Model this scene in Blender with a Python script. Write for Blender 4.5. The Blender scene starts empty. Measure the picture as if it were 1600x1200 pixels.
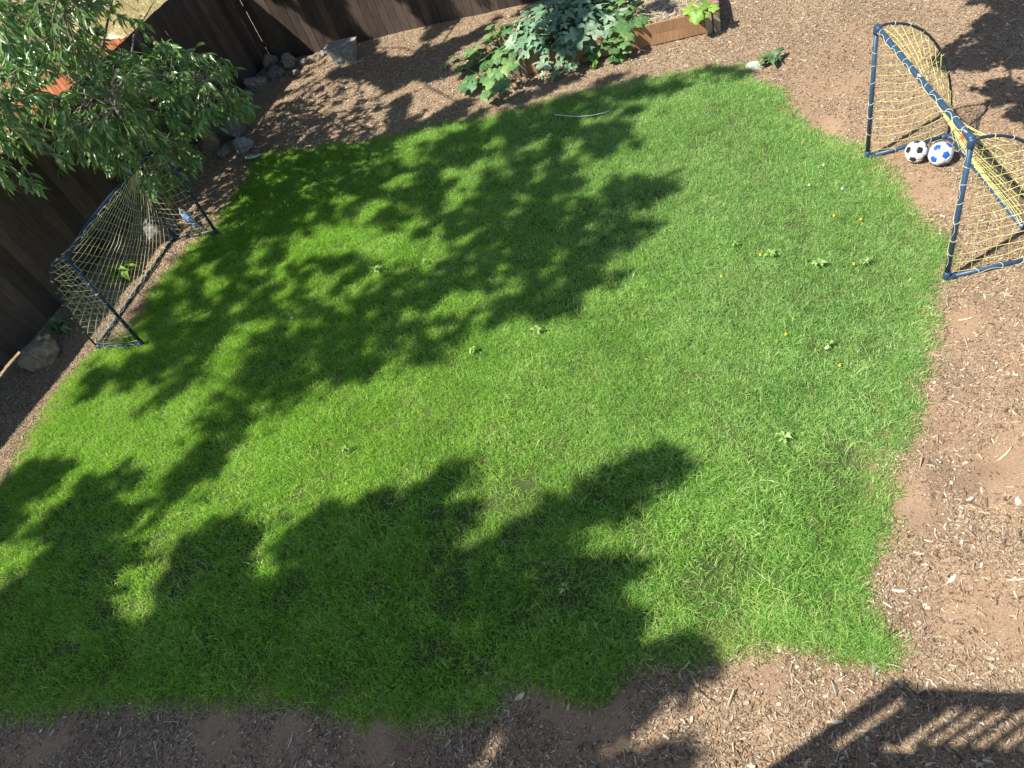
import bpy, math, random
import numpy as np
from mathutils import Vector, Matrix, Euler

random.seed(7)
RNG = np.random.default_rng(11)
scene = bpy.context.scene
COL = scene.collection

# ------------------------------------------------------------------ camera
CAM_H = 5.0
F_PX = 1186.0
_down = np.array([1255 - 800, 1632 - 600, F_PX]); _down /= np.linalg.norm(_down)
_zc = -_down
_y = np.array([0, 0, 1.0]); _y = _y - _y.dot(_zc) * _zc; _y /= np.linalg.norm(_y)
_x = np.cross(_y, _zc)
RM = np.array([_x, _y, _zc])                 # rows: world axes in camera axes (right, down, forward)

cam_d = bpy.data.cameras.new("camera")
cam_d.sensor_width = 36.0
cam_d.lens = 36.0 * F_PX / 1600.0
cam_d.clip_start = 0.05
cam_d.clip_end = 1000.0
cam = bpy.data.objects.new("camera", cam_d)
COL.objects.link(cam)
M = Matrix.Identity(4)
for r in range(3):
    M[r][0] = RM[r, 0]; M[r][1] = -RM[r, 1]; M[r][2] = -RM[r, 2]
M[0][3], M[1][3], M[2][3] = 0.0, 0.0, CAM_H
cam.matrix_world = M
scene.camera = cam

# ------------------------------------------------------------------ light
SUN_SH = np.array([0.765, 0.124])             # how far a shadow runs for each metre of height
_el = math.atan2(1.0, float(np.hypot(*SUN_SH)))
_dirn = Vector((SUN_SH[0], SUN_SH[1], -1.0)).normalized()
world = bpy.data.worlds.new("World")
scene.world = world
world.use_nodes = True
wn = world.node_tree
wn.nodes.clear()
w_out = wn.nodes.new("ShaderNodeOutputWorld")
w_bg = wn.nodes.new("ShaderNodeBackground")
w_sky = wn.nodes.new("ShaderNodeTexSky")
w_sky.sky_type = 'NISHITA'
w_sky.sun_disc = False
w_sky.sun_elevation = _el
w_sky.sun_rotation = math.atan2(-SUN_SH[0], -SUN_SH[1])
w_sky.air_density = 1.0
w_sky.dust_density = 0.8
w_sky.ozone_density = 1.2
w_bg.inputs[1].default_value = 0.087
wn.links.new(w_sky.outputs[0], w_bg.inputs[0])
wn.links.new(w_bg.outputs[0], w_out.inputs[0])

sun_d = bpy.data.lights.new("sun", 'SUN')
sun_d.energy = 5.0
sun_d.angle = math.radians(0.53)
sun_d.color = (1.0, 0.955, 0.88)
sun = bpy.data.objects.new("sun", sun_d)
COL.objects.link(sun)
sun.location = (-20, -3, 26)
sun.rotation_euler = _dirn.to_track_quat('-Z', 'Y').to_euler()

scene.view_settings.view_transform = 'Standard'
scene.view_settings.look = 'None'
scene.view_settings.gamma = 1.0
scene.view_settings.exposure = 0.84
scene.view_settings.use_curve_mapping = False
scene.render.engine = 'CYCLES'
scene.cycles.max_bounces = 6
scene.cycles.diffuse_bounces = 4
scene.cycles.transparent_max_bounces = 8


# ------------------------------------------------------------------ helpers
def G(px, py, h=0.0):
    """the point at height h that stands at this place of the photograph's view"""
    d = RM @ np.array([px - 800.0, py - 600.0, F_PX])
    t = (h - CAM_H) / d[2]
    return np.array([d[0] * t, d[1] * t, h])


def proj(P):
    P = np.atleast_2d(np.asarray(P, float)) - np.array([0, 0, CAM_H])
    c = P @ RM
    z = np.where(np.abs(c[:, 2]) < 1e-6, 1e-6, c[:, 2])
    return np.stack([800 + F_PX * c[:, 0] / z, 600 + F_PX * c[:, 1] / z, c[:, 2]], 1)


def in_view(P, pad=12):
    q = proj(P)
    return (q[:, 2] > 0) & (q[:, 0] > -pad) & (q[:, 0] < 1600 + pad) & (q[:, 1] > -pad) & (q[:, 1] < 1200 + pad)


def in_poly(x, y, poly):
    x = np.asarray(x, float); y = np.asarray(y, float)
    inside = np.zeros(x.shape, bool)
    n = len(poly)
    j = n - 1
    for i in range(n):
        xi, yi = poly[i]; xj, yj = poly[j]
        if yi != yj:
            c = ((yi > y) != (yj > y)) & (x < (xj - xi) * (y - yi) / (yj - yi) + xi)
            inside ^= c
        j = i
    return inside


_perm = np.random.default_rng(3).random((256, 256))


def vnoise(x, y):
    x = np.asarray(x, float); y = np.asarray(y, float)
    xi = np.floor(x).astype(int); yi = np.floor(y).astype(int)
    fx = x - xi; fy = y - yi
    fx = fx * fx * (3 - 2 * fx); fy = fy * fy * (3 - 2 * fy)
    a = _perm[xi & 255, yi & 255]; b = _perm[(xi + 1) & 255, yi & 255]
    c = _perm[xi & 255, (yi + 1) & 255]; d = _perm[(xi + 1) & 255, (yi + 1) & 255]
    return (a * (1 - fx) + b * fx) * (1 - fy) + (c * (1 - fx) + d * fx) * fy


def fbm(x, y, o=3):
    v = 0; s = 1; t = 0
    for k in range(o):
        v = v + vnoise(np.asarray(x) * 2 ** k + 17.3 * k, np.asarray(y) * 2 ** k + 5.1 * k) * s
        t += s; s *= 0.5
    return v / t


def gz(x, y):
    """relief of the ground"""
    x = np.asarray(x, float); y = np.asarray(y, float)
    fade = np.clip((12.0 - np.maximum(np.abs(x + 1) - 1, np.abs(y - 6) - 1)) / 4.0, 0, 1)
    return ((fbm(x * 0.9, y * 0.9, 3) - 0.5) * 0.05 + (fbm(x * 7, y * 7, 2) - 0.5) * 0.016) * fade


def tag(o, label=None, cat=None, group=None, kind=None):
    if label: o['label'] = label
    if cat: o['category'] = cat
    if group: o['group'] = group
    if kind: o['kind'] = kind
    return o


def thing(name, label, cat, loc=(0, 0, 0), rz=0.0, group=None):
    o = bpy.data.objects.new(name, None)
    COL.objects.link(o)
    o.empty_display_size = 0.1
    o.location = tuple(float(v) for v in loc)
    o.rotation_euler = (0, 0, rz)
    return tag(o, label, cat, group)


class MB:
    def __init__(s):
        s.v = []; s.f = []

    def add(s, verts, faces):
        b = len(s.v)
        s.v.extend([tuple(float(c) for c in p) for p in verts])
        s.f.extend([tuple(b + i for i in f) for f in faces])
        return s

    def box(s, c, ax, ay, az):
        c = np.asarray(c, float); ax = np.asarray(ax, float); ay = np.asarray(ay, float); az = np.asarray(az, float)
        P = [c + sx * ax + sy * ay + sz * az for sz in (-1, 1) for sy in (-1, 1) for sx in (-1, 1)]
        return s.add(P, [(0, 2, 3, 1), (4, 5, 7, 6), (0, 1, 5, 4), (2, 6, 7, 3), (0, 4, 6, 2), (1, 3, 7, 5)])

    def tube(s, pts, rad, n=8, cap=True):
        pts = [np.asarray(p, float) for p in pts]
        m = len(pts)
        rad = [rad] * m if np.isscalar(rad) else list(rad)
        T = []
        for i in range(m):
            t = pts[min(i + 1, m - 1)] - pts[max(i - 1, 0)]
            T.append(t / (np.linalg.norm(t) + 1e-12))
        ref = np.array([0, 0, 1.0]) if abs(T[0][2]) < 0.9 else np.array([1.0, 0, 0])
        u = np.cross(T[0], ref); u /= np.linalg.norm(u)
        V = []
        for i in range(m):
            u = u - u.dot(T[i]) * T[i]
            u /= (np.linalg.norm(u) + 1e-12)
            w = np.cross(T[i], u)
            for k in range(n):
                a = 2 * math.pi * k / n
                V.append(pts[i] + rad[i] * (math.cos(a) * u + math.sin(a) * w))
        Fs = []
        for i in range(m - 1):
            for k in range(n):
                k2 = (k + 1) % n
                Fs.append((i * n + k, i * n + k2, (i + 1) * n + k2, (i + 1) * n + k))
        if cap:
            Fs.append(tuple(range(n - 1, -1, -1)))
            Fs.append(tuple((m - 1) * n + k for k in range(n)))
        return s.add(V, Fs)

    def lathe(s, prof, n=16, M4=None):
        V = []; Fs = []
        for r, z in prof:
            for k in range(n):
                a = 2 * math.pi * k / n
                p = Vector((r * math.cos(a), r * math.sin(a), z))
                if M4 is not None: p = M4 @ p
                V.append(tuple(p))
        m = len(prof)
        for i in range(m - 1):
            for k in range(n):
                k2 = (k + 1) % n
                Fs.append((i * n + k, i * n + k2, (i + 1) * n + k2, (i + 1) * n + k))
        Fs.append(tuple(range(n - 1, -1, -1)))
        Fs.append(tuple((m - 1) * n + k for k in range(n)))
        return s.add(V, Fs)

    def mesh(s, name, mat, smooth=False):
        me = bpy.data.meshes.new(name)
        me.from_pydata(s.v, [], s.f)
        if mat: me.materials.append(mat)
        if smooth:
            me.polygons.foreach_set("use_smooth", [True] * len(me.polygons))
        me.update()
        return me

    def build(s, name, mat, parent=None, smooth=False):
        return put(name, s.mesh(name, mat, smooth), parent)


def put(name, me, parent=None, loc=None, rot=None, scl=None):
    o = bpy.data.objects.new(name, me)
    COL.objects.link(o)
    if parent: o.parent = parent
    if loc is not None: o.location = tuple(float(v) for v in loc)
    if rot is not None: o.rotation_euler = rot
    if scl is not None: o.scale = (scl, scl, scl) if np.isscalar(scl) else tuple(scl)
    return o


# ------------------------------------------------------------------ materials
def new_mat(name):
    m = bpy.data.materials.new(name)
    m.use_nodes = True
    nt = m.node_tree
    return m, nt, nt.nodes["Principled BSDF"]


def ramp(nt, src, stops):
    r = nt.nodes.new("ShaderNodeValToRGB")
    e = r.color_ramp.elements
    while len(e) < len(stops): e.new(0.5)
    for el, (p, c) in zip(e, stops):
        el.position = p; el.color = (*c, 1)
    nt.links.new(src, r.inputs[0])
    return r.outputs[0]


def noise(nt, scale, detail=4, coord='Object', rough=0.6, vec=None, stretch=None):
    n = nt.nodes.new("ShaderNodeTexNoise")
    n.inputs['Scale'].default_value = scale
    n.inputs['Detail'].default_value = detail
    n.inputs['Roughness'].default_value = rough
    if vec is None:
        if coord == 'World':
            g = nt.nodes.new("ShaderNodeNewGeometry"); vec = g.outputs['Position']
        else:
            t = nt.nodes.new("ShaderNodeTexCoord"); vec = t.outputs[coord]
    if stretch:
        mp = nt.nodes.new("ShaderNodeMapping")
        mp.inputs['Scale'].default_value = stretch
        nt.links.new(vec, mp.inputs[0]); vec = mp.outputs[0]
    nt.links.new(vec, n.inputs['Vector'])
    return n.outputs['Fac']


def mixc(nt, fac, a, b, mode='MIX'):
    m = nt.nodes.new("ShaderNodeMix")
    m.data_type = 'RGBA'; m.blend_type = mode
    for sock, val in ((m.inputs[0], fac), (m.inputs[6], a), (m.inputs[7], b)):
        if isinstance(val, (int, float)): sock.default_value = val
        elif isinstance(val, tuple): sock.default_value = (*val, 1)
        else: nt.links.new(val, sock)
    return m.outputs[2]


def bump(nt, bsdf, h, strength=0.4, dist=0.01):
    b = nt.nodes.new("ShaderNodeBump")
    b.inputs['Strength'].default_value = strength
    b.inputs['Distance'].default_value = dist
    nt.links.new(h, b.inputs['Height'])
    nt.links.new(b.outputs[0], bsdf.inputs['Normal'])


def simple(name, ca, cb, scale=8, rough=0.7, stretch=None, bmp=0.2, bd=0.004, detail=5, metal=0.0, spec=0.5, rnd=0.0):
    m, nt, b = new_mat(name)
    f = noise(nt, scale, detail, stretch=stretch)
    c = ramp(nt, f, [(0.28, ca), (0.72, cb)])
    if rnd:
        oi = nt.nodes.new("ShaderNodeObjectInfo")
        k = nt.nodes.new("ShaderNodeMapRange")
        k.inputs[3].default_value = 1 - rnd; k.inputs[4].default_value = 1 + rnd
        nt.links.new(oi.outputs['Random'], k.inputs[0])
        hs = nt.nodes.new("ShaderNodeHueSaturation")
        nt.links.new(k.outputs[0], hs.inputs['Value']); nt.links.new(c, hs.inputs['Color'])
        c = hs.outputs[0]
    nt.links.new(c, b.inputs['Base Color'])
    b.inputs['Roughness'].default_value = rough
    b.inputs['Metallic'].default_value = metal
    b.inputs['Specular IOR Level'].default_value = spec
    if bmp: bump(nt, b, f, bmp, bd)
    return m


def leaf_mat(name, stops, rough=0.45, trans=0.35, tcol=(0.18, 0.33, 0.03), world_scale=1.2, spec=0.5, rnd_w=0.55, island=False, straw=None):
    m, nt, b = new_mat(name)
    oi = nt.nodes.new("ShaderNodeObjectInfo")
    n = noise(nt, world_scale, 3, 'World')
    mx = nt.nodes.new("ShaderNodeMix")
    mx.inputs[0].default_value = rnd_w
    src = oi.outputs['Random']
    if island:
        gi = nt.nodes.new("ShaderNodeNewGeometry")
        ad = nt.nodes.new("ShaderNodeMath"); ad.operation = 'ADD'
        nt.links.new(gi.outputs['Random Per Island'], ad.inputs[0]); nt.links.new(src, ad.inputs[1])
        fr = nt.nodes.new("ShaderNodeMath"); fr.operation = 'FRACT'
        nt.links.new(ad.outputs[0], fr.inputs[0]); src = fr.outputs[0]
    nt.links.new(n, mx.inputs[2]); nt.links.new(src, mx.inputs[3])
    c = ramp(nt, mx.outputs[0], stops)
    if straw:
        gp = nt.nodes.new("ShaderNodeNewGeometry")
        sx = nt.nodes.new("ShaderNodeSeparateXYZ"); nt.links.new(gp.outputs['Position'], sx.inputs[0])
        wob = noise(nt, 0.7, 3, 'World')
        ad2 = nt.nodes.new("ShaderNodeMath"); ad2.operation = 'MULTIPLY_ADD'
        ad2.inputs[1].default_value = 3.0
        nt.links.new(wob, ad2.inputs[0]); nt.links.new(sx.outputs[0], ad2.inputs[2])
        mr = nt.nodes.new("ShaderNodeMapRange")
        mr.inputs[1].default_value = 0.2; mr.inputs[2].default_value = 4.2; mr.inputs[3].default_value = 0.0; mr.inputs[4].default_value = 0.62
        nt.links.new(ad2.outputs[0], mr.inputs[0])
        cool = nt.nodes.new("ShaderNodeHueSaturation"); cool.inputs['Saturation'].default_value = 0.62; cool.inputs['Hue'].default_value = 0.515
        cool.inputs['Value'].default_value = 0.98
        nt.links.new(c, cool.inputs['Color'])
        c = mixc(nt, mr.outputs[0], c, cool.outputs[0])  # greys the turf along x, putting the paler view-dependent sheen into the colour
        p1 = noise(nt, 2.3, 4, 'World', rough=0.7)
        sf = ramp(nt, p1, [(0.57, (0, 0, 0)), (0.80, (0.45, 0.45, 0.45))])
        s2 = ramp(nt, src, [(0.3, (0.25, 0.25, 0.25)), (0.6, (1, 1, 1))])
        c = mixc(nt, mixc(nt, 1.0, sf, s2, 'MULTIPLY'), c, straw)
    nt.links.new(c, b.inputs['Base Color'])
    b.inputs['Roughness'].default_value = rough
    b.inputs['Specular IOR Level'].default_value = spec
    tr = nt.nodes.new("ShaderNodeBsdfTranslucent")
    tc = mixc(nt, 0.6, c, tcol)
    nt.links.new(tc, tr.inputs['Color'])
    ms = nt.nodes.new("ShaderNodeMixShader")
    ms.inputs[0].default_value = trans
    out = nt.nodes['Material Output']
    nt.links.new(b.outputs[0], ms.inputs[1]); nt.links.new(tr.outputs[0], ms.inputs[2])
    nt.links.new(ms.outputs[0], out.inputs[0])
    return m


# soil and mulch
def soil_material():
    m, nt, b = new_mat("soil")
    at = nt.nodes.new("ShaderNodeAttribute"); at.attribute_name = "lawn"
    ad = nt.nodes.new("ShaderNodeAttribute"); ad.attribute_name = "damp"
    am = nt.nodes.new("ShaderNodeAttribute"); am.attribute_name = "mulch"
    big = noise(nt, 0.9, 4, 'World')
    mid = noise(nt, 7, 5, 'World')
    fine = noise(nt, 70, 4, 'World', rough=0.75)
    dirt = ramp(nt, mid, [(0.3, (0.285, 0.19, 0.125)), (0.7, (0.41, 0.295, 0.20))])
    fl = ramp(nt, fine, [(0.32, (0.17, 0.105, 0.065)), (0.47, (0.34, 0.22, 0.135)), (0.62, (0.40, 0.285, 0.18)), (0.72, (0.56, 0.43, 0.29))])
    dm = mixc(nt, 0.55, dirt, fl)
    mulch = ramp(nt, fine, [(0.30, (0.10, 0.062, 0.04)), (0.48, (0.27, 0.185, 0.115)), (0.60, (0.46, 0.34, 0.21)), (0.70, (0.68, 0.55, 0.36))])
    c = mixc(nt, am.outputs['Fac'], dm, mulch)
    bl = ramp(nt, big, [(0.35, (0.86, 0.84, 0.82)), (0.65, (1.06, 1.05, 1.03))])
    c = mixc(nt, 1.0, c, bl, 'MULTIPLY')
    c = mixc(nt, ad.outputs['Fac'], c, (0.17, 0.11, 0.075))
    thatch = ramp(nt, fine, [(0.3, (0.03, 0.05, 0.015)), (0.7, (0.10, 0.12, 0.04))])
    c = mixc(nt, at.outputs['Fac'], c, thatch)
    nt.links.new(c, b.inputs['Base Color'])
    b.inputs['Roughness'].default_value = 0.95
    b.inputs['Specular IOR Level'].default_value = 0.15
    bump(nt, b, fine, 0.7, 0.012)
    return m


MAT = {}
MAT['soil'] = soil_material()
MAT['dryfield'] = simple("dry_field", (0.62, 0.54, 0.37), (0.82, 0.75, 0.58), 9, 0.95, detail=8, bmp=0.6, bd=0.03)
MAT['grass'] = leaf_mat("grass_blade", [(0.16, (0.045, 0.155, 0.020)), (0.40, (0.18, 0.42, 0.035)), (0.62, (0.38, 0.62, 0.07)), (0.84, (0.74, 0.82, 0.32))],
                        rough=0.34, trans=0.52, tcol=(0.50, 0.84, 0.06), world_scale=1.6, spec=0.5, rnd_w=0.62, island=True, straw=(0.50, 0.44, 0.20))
MAT['drygrass'] = leaf_mat("dry_blade", [(0.2, (0.50, 0.42, 0.22)), (0.6, (0.66, 0.58, 0.34)), (0.85, (0.30, 0.34, 0.12))], rough=0.7, trans=0.3, tcol=(0.5, 0.4, 0.15))
MAT['peachleaf'] = leaf_mat("peach_leaf", [(0.2, (0.055, 0.15, 0.052)), (0.55, (0.125, 0.25, 0.08)), (0.85, (0.27, 0.39, 0.13))], rough=0.25, trans=0.28,
                            tcol=(0.14, 0.30, 0.02), world_scale=6, spec=0.6)
MAT['treeleaf'] = leaf_mat("tree_leaf", [(0.2, (0.03, 0.07, 0.02)), (0.8, (0.06, 0.12, 0.03))], rough=0.5, trans=0.15, world_scale=3)
MAT['zucchini'] = leaf_mat("zucchini_leaf", [(0.2, (0.09, 0.19, 0.10)), (0.5, (0.20, 0.33, 0.19)), (0.8, (0.44, 0.54, 0.38))], rough=0.5, trans=0.18,
                           tcol=(0.12, 0.26, 0.05), world_scale=22, spec=0.4, rnd_w=0.4)
MAT['squash'] = leaf_mat("squash_leaf", [(0.2, (0.07, 0.17, 0.06)), (0.55, (0.13, 0.26, 0.085)), (0.85, (0.26, 0.37, 0.12))], rough=0.5, trans=0.22,
                         tcol=(0.2, 0.36, 0.04), world_scale=14, spec=0.4)
MAT['weed'] = leaf_mat("weed_leaf", [(0.2, (0.17, 0.31, 0.06)), (0.6, (0.30, 0.45, 0.11)), (0.85, (0.45, 0.55, 0.24))], rough=0.5, trans=0.2, world_scale=9)
MAT['ragweed'] = leaf_mat("ragged_leaf", [(0.2, (0.06, 0.135, 0.05)), (0.6, (0.13, 0.22, 0.085)), (0.85, (0.24, 0.33, 0.16))], rough=0.5, trans=0.2, world_scale=14)
MAT['limeweed'] = leaf_mat("lime_leaf", [(0.2, (0.14, 0.30, 0.03)), (0.8, (0.28, 0.45, 0.06))], rough=0.5, trans=0.25, world_scale=9)
MAT['stem'] = simple("green_stem", (0.12, 0.20, 0.06), (0.25, 0.33, 0.13), 12, 0.5)
MAT['squashfruit'] = simple("squash_fruit", (0.45, 0.42, 0.16), (0.62, 0.58, 0.30), 9, 0.4)
MAT['fruit'] = simple("peach_fruit", (0.22, 0.26, 0.09), (0.42, 0.42, 0.19), 26, 0.7, bmp=0)
MAT['bark'] = simple("bark", (0.10, 0.085, 0.075), (0.24, 0.20, 0.18), 18, 0.9, stretch=(1, 1, 0.25), bmp=0.6, bd=0.01)
MAT['twig'] = simple("twig", (0.16, 0.12, 0.09), (0.32, 0.25, 0.20), 20, 0.8)


def plank_mat(name, ca, cb, rnd):
    m, nt, b = new_mat(name)
    oi = nt.nodes.new("ShaderNodeObjectInfo")
    g = nt.nodes.new("ShaderNodeNewGeometry")
    ad = nt.nodes.new("ShaderNodeVectorMath"); ad.operation = 'ADD'
    sc = nt.nodes.new("ShaderNodeVectorMath"); sc.operation = 'SCALE'; sc.inputs['Scale'].default_value = 37.0
    cb_ = nt.nodes.new("ShaderNodeCombineXYZ")
    nt.links.new(oi.outputs['Random'], cb_.inputs[0]); nt.links.new(oi.outputs['Random'], cb_.inputs[2])
    nt.links.new(cb_.outputs[0], sc.inputs[0])
    tc = nt.nodes.new("ShaderNodeTexCoord")
    nt.links.new(tc.outputs['Object'], ad.inputs[0]); nt.links.new(sc.outputs[0], ad.inputs[1])
    grain = noise(nt, 14, 6, vec=ad.outputs[0], stretch=(6, 6, 0.35), rough=0.65)
    blot = noise(nt, 2.2, 4, vec=ad.outputs[0])
    c = ramp(nt, grain, [(0.3, ca), (0.7, cb)])
    bl = ramp(nt, blot, [(0.3, (0.75, 0.74, 0.74)), (0.7, (1.12, 1.1, 1.08))])
    c = mixc(nt, 1.0, c, bl, 'MULTIPLY')
    k = nt.nodes.new("ShaderNodeMapRange")
    k.inputs[3].default_value = 1 - rnd; k.inputs[4].default_value = 1 + rnd
    nt.links.new(oi.outputs['Random'], k.inputs[0])
    hs = nt.nodes.new("ShaderNodeHueSaturation")
    nt.links.new(k.outputs[0], hs.inputs['Value']); nt.links.new(c, hs.inputs['Color'])
    nt.links.new(hs.outputs[0], b.inputs['Base Color'])
    b.inputs['Roughness'].default_value = 0.75
    b.inputs['Specular IOR Level'].default_value = 0.3
    bump(nt, b, grain, 0.35, 0.004)
    return m


MAT['plank'] = plank_mat("stained_plank", (0.050, 0.038, 0.032), (0.118, 0.088, 0.070), 0.38)
MAT['cedar'] = plank_mat("cedar_plank", (0.33, 0.105, 0.045), (0.52, 0.19, 0.085), 0.25)
MAT['bedboard'] = plank_mat("bed_board", (0.22, 0.125, 0.065), (0.42, 0.25, 0.13), 0.14)
MAT['bedpost'] = plank_mat("bed_post", (0.20, 0.165, 0.13), (0.36, 0.30, 0.24), 0.15)
MAT['deckwood'] = plank_mat("deck_wood", (0.14, 0.10, 0.07), (0.25, 0.18, 0.13), 0.15)
MAT['rock'] = simple("rock", (0.075, 0.07, 0.065), (0.36, 0.335, 0.30), 19, 0.95, bmp=1.0, bd=0.05, rnd=0.25, detail=8)
MAT['rockbrown'] = simple("brown_rock", (0.11, 0.085, 0.062), (0.38, 0.30, 0.21), 16, 0.95, bmp=0.8, bd=0.03, rnd=0.15, detail=8)
MAT['concrete'] = simple("concrete", (0.13, 0.135, 0.13), (0.42, 0.42, 0.39), 26, 0.95, bmp=0.7, bd=0.02, detail=8)
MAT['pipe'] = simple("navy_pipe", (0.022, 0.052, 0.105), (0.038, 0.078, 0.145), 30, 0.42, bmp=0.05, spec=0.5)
MAT['shadepipe'] = simple("shaded_navy_pipe", (0.014, 0.030, 0.060), (0.026, 0.048, 0.088), 14, 0.5, bmp=0.05)  # darker copy of the navy pipe: the left goal's shade put into the colour
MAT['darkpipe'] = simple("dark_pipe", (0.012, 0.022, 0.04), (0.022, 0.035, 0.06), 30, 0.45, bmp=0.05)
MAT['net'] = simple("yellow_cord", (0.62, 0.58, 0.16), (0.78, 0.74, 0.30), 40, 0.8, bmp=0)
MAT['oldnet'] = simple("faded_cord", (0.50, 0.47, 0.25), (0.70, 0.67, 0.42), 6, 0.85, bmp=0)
MAT['lacing'] = simple("pale_cord", (0.60, 0.62, 0.40), (0.74, 0.76, 0.52), 40, 0.8, bmp=0)
MAT['ballwhite'] = simple("white_leather", (0.56, 0.52, 0.46), (0.80, 0.80, 0.80), 9, 0.45, bmp=0.08, detail=7)
MAT['ballblack'] = simple("black_leather", (0.012, 0.012, 0.014), (0.03, 0.03, 0.032), 30, 0.32, bmp=0.08)
MAT['ballblue'] = simple("blue_leather", (0.012, 0.085, 0.42), (0.02, 0.12, 0.52), 30, 0.36, bmp=0.08)
MAT['seam'] = simple("ball_seam", (0.22, 0.22, 0.22), (0.3, 0.3, 0.3), 20, 0.8)
MAT['mint'] = simple("mint_plastic", (0.33, 0.50, 0.42), (0.45, 0.60, 0.52), 12, 0.5)
MAT['lid'] = simple("pale_lid", (0.42, 0.50, 0.38), (0.58, 0.64, 0.50), 10, 0.45)
MAT['redbrown'] = simple("red_debris", (0.10, 0.04, 0.04), (0.22, 0.11, 0.09), 14, 0.9)
MAT['whiteplastic'] = simple("white_plastic", (0.55, 0.58, 0.50), (0.72, 0.74, 0.68), 14, 0.5)
MAT['yellowpetal'] = simple("yellow_petal", (0.72, 0.54, 0.01), (0.85, 0.70, 0.05), 30, 0.6)
MAT['whitepetal'] = simple("white_petal", (0.62, 0.62, 0.56), (0.78, 0.77, 0.70), 30, 0.7)
MAT['label'] = simple("bottle_label", (0.05, 0.16, 0.42), (0.25, 0.45, 0.68), 22, 0.4, bmp=0)
MAT['cap'] = simple("bottle_cap", (0.7, 0.72, 0.74), (0.8, 0.8, 0.8), 10, 0.4)
MAT['redtag'] = simple("red_tag", (0.55, 0.08, 0.03), (0.65, 0.13, 0.06), 10, 0.6)
MAT['palechip'] = simple("pale_wood", (0.50, 0.40, 0.28), (0.70, 0.60, 0.46), 25, 0.85, stretch=(4, 1, 1), rnd=0.1)
MAT['greychip'] = simple("grey_wood", (0.20, 0.17, 0.14), (0.36, 0.31, 0.26), 25, 0.9, stretch=(4, 1, 1))


def plastic_clear():
    m, nt, b = new_mat("clear_plastic")
    f = noise(nt, 9, 3)
    c = ramp(nt, f, [(0.3, (0.75, 0.86, 0.92)), (0.7, (0.86, 0.93, 0.96))])
    nt.links.new(c, b.inputs['Base Color'])
    b.inputs['Roughness'].default_value = 0.08
    b.inputs['Transmission Weight'].default_value = 0.75
    b.inputs['IOR'].default_value = 1.2
    return m


MAT['clear'] = plastic_clear()


def chip_material():
    m, nt, b = new_mat("wood_chip")
    oi = nt.nodes.new("ShaderNodeObjectInfo")
    c = ramp(nt, oi.outputs['Random'], [(0.0, (0.095, 0.062, 0.042)), (0.2, (0.205, 0.138, 0.09)), (0.5, (0.34, 0.252, 0.168)), (0.82, (0.475, 0.38, 0.262)), (0.985, (0.64, 0.565, 0.43))])
    n = noise(nt, 90, 3)
    bl = ramp(nt, n, [(0.3, (0.75, 0.74, 0.73)), (0.7, (1.1, 1.1, 1.1))])
    c = mixc(nt, 1.0, c, bl, 'MULTIPLY')
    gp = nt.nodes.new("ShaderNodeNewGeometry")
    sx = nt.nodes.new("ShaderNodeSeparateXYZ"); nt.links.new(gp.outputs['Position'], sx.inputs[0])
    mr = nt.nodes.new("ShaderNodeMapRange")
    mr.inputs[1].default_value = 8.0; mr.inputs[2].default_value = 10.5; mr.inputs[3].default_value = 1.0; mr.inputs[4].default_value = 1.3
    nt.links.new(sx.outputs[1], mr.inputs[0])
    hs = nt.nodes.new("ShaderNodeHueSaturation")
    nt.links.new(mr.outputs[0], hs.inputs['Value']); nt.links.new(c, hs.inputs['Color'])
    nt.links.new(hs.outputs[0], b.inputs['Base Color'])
    b.inputs['Roughness'].default_value = 0.9
    b.inputs['Specular IOR Level'].default_value = 0.2
    return m


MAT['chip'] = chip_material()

# ------------------------------------------------------------------ lawn outline (as traced on the ground)
LAWN_PX = [(-160, 960), (-60, 850), (0, 775), (20, 745), (50, 680), (85, 622), (120, 582), (152, 548), (200, 532), (222, 502), (235, 465), (268, 422),
           (300, 388), (340, 357), (365, 312), (385, 290), (397, 257), (420, 240), (500, 233), (560, 224), (640, 207), (700, 195), (760, 187), (800, 179),
           (860, 160), (920, 147), (960, 136), (1020, 126), (1080, 116), (1110, 109), (1150, 109), (1165, 120), (1190, 138), (1215, 146), (1225, 170),
           (1240, 190), (1265, 210), (1300, 225), (1335, 236), (1360, 255), (1385, 285), (1400, 310), (1430, 340), (1455, 370), (1473, 395), (1470, 420),
           (1448, 445), (1452, 480), (1443, 520), (1440, 550), (1426, 580), (1418, 620), (1416, 650), (1400, 690), (1372, 710), (1380, 760), (1374, 800),
           (1366, 835), (1345, 868), (1333, 900), (1342, 930), (1345, 960), (1352, 985), (1385, 1012), (1370, 1025), (1330, 1010), (1300, 1012), (1255, 1000),
           (1232, 975), (1225, 962), (1218, 990), (1180, 1005), (1120, 1016), (1060, 1022), (1000, 1020), (955, 1045), (940, 1076), (890, 1086), (872, 1056),
           (850, 1050), (800, 1060), (765, 1095), (720, 1105), (640, 1122), (590, 1100), (560, 1112), (500, 1100), (440, 1084), (380, 1092), (300, 1085),
           (240, 1092), (180, 1084), (120, 1096), (60, 1112), (0, 1106), (-120, 1112), (-200, 1060)]
LAWN = [tuple(G(x, y)[:2]) for x, y in LAWN_PX]
LAWN_A = np.array(LAWN)


def lawn_in(x, y, amp=0.05):
    dx = (fbm(x * 6 + 3, y * 6, 2) - 0.5) * 2 * amp
    dy = (fbm(x * 6 + 40, y * 6 + 9, 2) - 0.5) * 2 * amp
    return in_poly(x + dx, y + dy, LAWN)


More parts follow.
